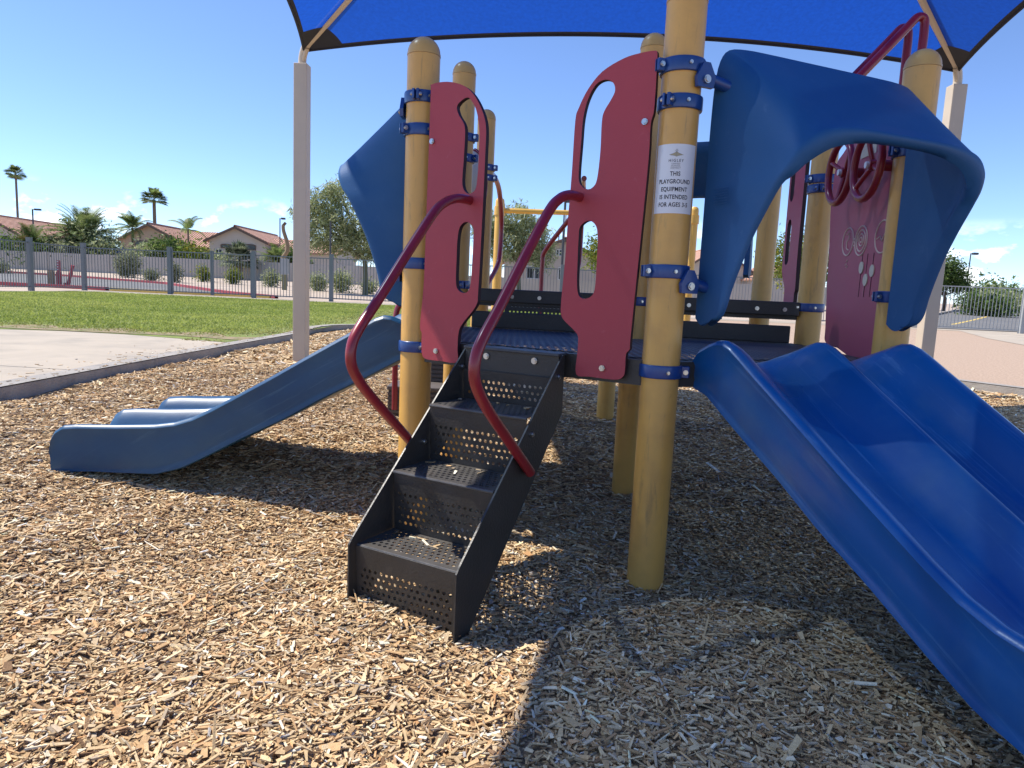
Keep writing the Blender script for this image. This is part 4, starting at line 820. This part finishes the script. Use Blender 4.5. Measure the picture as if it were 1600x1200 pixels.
wall(-7, 50, 14, 50, 1.2, 'low pale wall beyond the fence behind the stairs')
wall(15, 62, 34, 58, 1.5, 'block wall behind the magenta panel at right')
def gable_house(x, y, wd, dp, eave, peak, m, label, wing=None, windows=(), z=None, skew=0., ov=.45):
    """front gable facing the viewer (ridge runs away), optional lower wing (x0, x1, eave, peak) with ridge across"""
    z = float(T(x, y)) if z is None else z; o = thing('house', (x, y, z), label, 'house'); hw = wd/2
    mb = MB(); vs_ = [(x-hw, y, z), (x+hw, y, z), (x+hw, y, z+eave), (x+skew, y, z+peak), (x-hw, y, z+eave)]; vs_ += [(a, b+dp, c) for a, b, c in vs_]
    mb.add(vs_, [(0, 1, 2, 3, 4), (9, 8, 7, 6, 5), (1, 6, 7, 2), (5, 0, 4, 9), (0, 5, 6, 1)]); build('wall', mb, m, o)
    rfm = MB(); t_ = .16
    def slope(xa, za, xb, zb, y0, y1):
        rfm.hexa([(xa, y0, za), (xb, y0, zb), (xb, y1, zb), (xa, y1, za), (xa, y0, za+t_), (xb, y0, zb+t_), (xb, y1, zb+t_), (xa, y1, za+t_)])
    kl = (peak-eave)/(hw+skew); kr = (peak-eave)/(hw-skew)
    slope(x-hw-ov, z+eave-kl*ov+.02, x+skew, z+peak+.02, y-ov, y+dp+ov); slope(x+skew, z+peak+.02, x+hw+ov, z+eave-kr*ov+.02, y-ov, y+dp+ov)
    rf = build('roof', rfm, TILE, o)
    fm = MB()
    for xa, za, xb, zb in ((x-hw-ov, z+eave-kl*ov, x+skew, z+peak), (x+skew, z+peak, x+hw+ov, z+eave-kr*ov)): fm.hexa([(xa, y-ov-.05, za-.12), (xb, y-ov-.05, zb-.12), (xb, y-ov-.005, zb-.12), (xa, y-ov-.005, za-.12), (xa, y-ov-.05, za+.1), (xb, y-ov-.05, zb+.1), (xb, y-ov-.005, zb+.1), (xa, y-ov-.005, za+.1)])
    build('fascia', fm, FASC, rf)
    mb = MB(); mb.tube([(x+skew, y-ov, z+peak+.17), (x+skew, y+dp+ov, z+peak+.17)], .13, 8); build('ridge_cap', mb, TILE, rf, smooth=True)
    if wing:
        for (x0, x1, e_, p_, yo, yd) in wing:
            mb = MB(); vs_ = [(x0, y+yo, z), (x1, y+yo, z), (x1, y+yo+yd, z), (x0, y+yo+yd, z), (x0, y+yo, z+e_), (x1, y+yo, z+e_), (x1, y+yo+yd, z+e_), (x0, y+yo+yd, z+e_)]; mb.hexa(vs_)
            mb.add([(x0, y+yo, z+e_+.001), (x0, y+yo+yd, z+e_+.001), (x0, y+yo+yd/2, z+p_), (x1, y+yo, z+e_+.001), (x1, y+yo+yd, z+e_+.001), (x1, y+yo+yd/2, z+p_)], [(0, 1, 2), (5, 4, 3)]); build('wall', mb, m, o)
            rr = MB(); k_ = (p_-e_)/(yd/2)
            for ya, za, yb, zb in ((y+yo-ov, z+e_-k_*ov, y+yo+yd/2, z+p_), (y+yo+yd/2, z+p_, y+yo+yd+ov, z+e_-k_*ov)): rr.hexa([(x0-.3, ya, za), (x1+.3, ya, za), (x1+.3, yb, zb), (x0-.3, yb, zb), (x0-.3, ya, za+t_), (x1+.3, ya, za+t_), (x1+.3, yb, zb+t_), (x0-.3, yb, zb+t_)])
            build('roof', rr, TILE, o)
    for (wx, wz, ww, wh, arch) in windows:
        mb = MB(); pts = [(-ww/2, 0), (ww/2, 0), (ww/2, wh*.75)]+[(ww/2*math.cos(a), wh*.75+wh*.25*math.sin(a)) for a in np.linspace(.2, math.pi-.2, 7)]+[(-ww/2, wh*.75)] if arch else [(-ww/2, 0), (ww/2, 0), (ww/2, wh), (-ww/2, wh)]
        mb.plate(pts, [], lambda a, b, d: (x+wx+a, y-d, z+wz+b), .03, -.05, 0); wn = build('window', mb, GLS, o)
        fr = MB(); fr.tube([(x+wx+a*1.03, y-.045, z+wz+b) for a, b in pts+[pts[0]]], .05, 5)
        if not arch: fr.tube([(x+wx, y-.045, z+wz), (x+wx, y-.045, z+wz+wh)], .04, 5)
        build('window_frame', fr, WFR if not arch else FASC, wn)
    return o
def px_h(px_, py_, Y): # height for an image row
    hy = 418.7+(px_)*(491.1-418.7)/1600; return 1.007+(hy-py_)/1084.5*Y*1.012
gable_house(at(372, 74), 74, 5.9, 12, 3.75, 5.1, STU, 'grey-tan gabled house with red tile roof right of the gate', wing=[(at(400, 74), at(520, 74), 2.9, 4.3, 1.0, 9)], windows=((-1.15, 3.0, 1.1, .36, True), (1.25, 2.9, 1.35, .55, True), (-1.95, 1.2, .7, 1.6, False)), skew=-.1)
gable_house(at(240, 76), 76, 6.6, 14, 3.45, 5.1, STU2, 'brown gabled house with red tile roof left of the gate', wing=[(at(262, 76), at(332, 76), 3.0, 4.9, 2.0, 9)], windows=((-.9, 2.9, 1.6, .5, True), (-.8, 1.2, 1.4, 1.4, False)), skew=-.1)
gable_house(at(-12, 74), 74, 8.0, 14, 3.2, 5.2, STU, 'tan house with red tile roof at the far left edge', windows=((1.9, 2.75, 1.25, .4, True), (2.0, 1.0, 1.1, 1.4, False)), skew=.1)
gable_house(at(856, 58), 58, 8.2, 12, 2.75, 4.35, STU3, 'grey-brown gabled house seen between the red panels', windows=((.35, 3.1, .45, .5, False), (1.0, 1.15, 1.2, 1.0, False), (-1.6, 1.15, 1.2, 1.0, False)), skew=.8)
mb = MB(); 
gable_house(at(1105, 85), 85, 9, 12, 3.0, 6.0, STU, 'distant house with pink tile roof behind the large blue hood', skew=0)
gable_house(at(1215, 80), 80, 7, 12, 2.4, 3.9, STU, 'distant house with tile roof behind the far magenta panel', skew=0)
gable_house(at(1000, 95), 95, 9, 10, 2.6, 4.2, STU2, 'distant brown house behind the right red panel', skew=0)
# ------------------------------------------------------------------ street furniture
def lamp(x, y, h, arm, label, r=.07, z=None):
    z = float(T(x, y)) if z is None else z; o = thing('street_lamp', (x, y, z), label, 'street lamp'); build('pole', MB().tube([(x, y, z-.1), (x, y, z+h)], r, 8, r2=r*.8), LAMP, o, smooth=True)
    if arm: build('lamp_arm', MB().tube([(x, y, z+h-.05), (x+arm*.5, y, z+h-.02)], r*.6, 6), LAMP, o); build('lamp_head', MB().box(min(x+arm*.45, x+arm*1.5), max(x+arm*.45, x+arm*1.5), y-.15, y+.15, z+h-.12, z+h+.06), LAMP, o)
    return o
lamp(at(61, 72), 72, px_h(61, 331, 72)-float(T(0, 72)), .55, 'dark street lamp at far left beside the small palm', .09)
lamp(at(437, 72), 72, px_h(437, 345, 72)-float(T(0, 72)), .35, 'dark street lamp beside the bare trunk', .07)
lamp(at(868, 31), 31, px_h(868, 318, 31)-float(T(0, 31)), .12, 'tall dark light pole behind the stairs', .065)
lamp(at(861, 66), 66, px_h(861, 362, 66)-float(T(0, 66)), .3, 'thin street lamp above the grey-brown house roof', .06)
lamp(at(1487, 62), 62, px_h(1487, 398, 62)-float(T(0, 62)), .4, 'street lamp beside the dense round green tree', .06)
lamp(at(514, 33), 33, px_h(514, 350, 33)-float(T(0, 33)), 0, 'plain dark pole behind the fence before the desert tree', .05)
# bare pruned trunk
bx_, by_ = at(443, 47), 47; z_ = float(T(bx_, by_)); o = thing('bare_trunk', (bx_, by_, z_), 'bare pruned pale trunk beside the cream canopy post', 'tree trunk')
mb = MB(); mb.tube(smooth_path([(bx_+.1, by_, z_-.1), (bx_+.05, by_, z_+.9), (bx_-.12, by_, z_+1.7), (bx_+.22, by_, z_+2.3), (bx_+.2, by_, z_+2.9), (bx_-.02, by_, z_+3.6), (bx_-.05, by_, z_+4.0)], 4), .16, 10, r2=.11); build('trunk', mb, WOOD, o, smooth=True)
mb = MB(); mb.tube([(bx_-.05, by_, z_+3.95), (bx_+.12, by_, z_+4.15)], .1, 7); build('stub', mb, TRK, o)
sx, sy_ = at(444, 40), 40; z_ = float(T(sx, sy_)); o = thing('utility_sign', (sx, sy_, z_), 'grey sign box on an olive post right of the gate', 'sign'); build('sign_post', MB().box(sx-.12, sx+.12, sy_-.1, sy_+.1, z_-.1, z_+.85), mat('olive_paint', (.20, .19, .10), .8), o); build('sign_box', MB().box(sx-.22, sx+.22, sy_-.13, sy_+.13, z_+.852, z_+1.75), GRL, o, bevel=.01)
# red barrier, wooden post, umbrella
rx_, ry_ = at(97, 33), 33; z_ = float(T(rx_, ry_)); o = thing('barrier_post', (rx_, ry_, z_), 'upright red barrier post with pale holes beyond the fence', 'barrier'); build('post', MB().box(rx_-.09, rx_+.09, ry_-.09, ry_+.09, z_-.05, z_+.62), REDC, o); build('post_tube', MB().box(rx_-.06, rx_+.06, ry_-.06, ry_+.06, z_+.621, z_+1.15), REDC, o)
for i in range(4): build('reflector', MB().box(rx_-.025, rx_+.025, ry_-.068, ry_-.0605, z_+.70+.12*i, z_+.75+.12*i), WFR, o)
lx = at(110, 33); o = thing('barrier_bar', (lx, 33, z_), 'leaning red barrier bar beside the red post', 'barrier'); build('bar', MB().tube([(lx, 33, z_-.05), (lx+.28, 33, z_+.95)], .075, 8), REDC, o); build('bar_foot', MB().box(lx-.14, lx+.06, 32.9, 33.1, z_-.05, z_+.12), REDC, o)
wx_ = at(85, 32.5); o = thing('timber_post', (wx_, 32.5, z_), 'short weathered timber post left of the red barrier', 'post'); build('post', MB().box(wx_-.11, wx_+.11, 32.4, 32.6, z_-.1, z_+.62), WOOD, o, bevel=.01); build('post_top', MB().box(wx_-.085, wx_+.085, 32.42, 32.58, z_+.621, z_+.68), WOOD, o)
ux_, uy_ = at(196, 63.4), 63.4; z_ = float(T(ux_, uy_)); o = thing('patio_umbrella', (ux_, uy_, z_), 'blue patio umbrella showing above the wall', 'umbrella'); build('pole', MB().tube([(ux_, uy_, z_), (ux_, uy_, z_+2.2)], .03, 8), LAMP, o)
mb = MB(); vs_ = [(ux_, uy_, z_+2.3)]+[(ux_+1.2*math.cos(i*math.pi/4), uy_+1.2*math.sin(i*math.pi/4), z_+1.75) for i in range(8)]; mb.add(vs_, [(0, i+1, (i+1) % 8+1) for i in range(8)]); build('umbrella_cloth', mb, TARP, o, solid=.02)
# yellow climbing frame behind the structure
YF = thing('climbing_frame', (-.24, 8.5, .2), 'yellow tubular frame standing on the chips behind the structure', 'climbing frame')
for x in (-.24, 2.08):
    mb = MB(); mb.lathe(x, 8.5, [(.055, .1), (.055, 2.05), (.05, 2.08), (.03, 2.10)], 16); build('post', mb, YEL2, YF, smooth=True)
    mb = MB(); mb.lathe(x, 8.5, [(.066, 1.9), (.066, 2.0)], 16); build('collar', mb, YEL2, YF, smooth=True)
build('crossbar', MB().tube([(-.24, 8.5, 1.955), (2.08, 8.5, 1.985)], .03, 12), YEL2, YF, smooth=True)
for x in (.55, 1.3):
    mb = MB(); mb.tube([(x, 8.5, 1.94), (x, 8.5, 1.85)], .012, 6); build('hanger', mb, STL, YF)
for i, (x, y) in enumerate(((13.2, 31.5), (14.0, 31.2))):
    z_ = float(T(x, y)); o = thing('bollard', (x, y, z_), ('left' if i == 0 else 'right')+' yellow bollard of the pair beyond the fence at right', 'bollard', 'yellow bollards'); mb = MB(); mb.lathe(x, y, [(.09, z_-.05), (.09, z_+.85), (.06, z_+.93)], 12); build('post', mb, YELC, o, smooth=True); mb = MB(); mb.lathe(x, y, [(.094, z_+.6), (.094, z_+.7)], 12); build('band', mb, WFR, o)
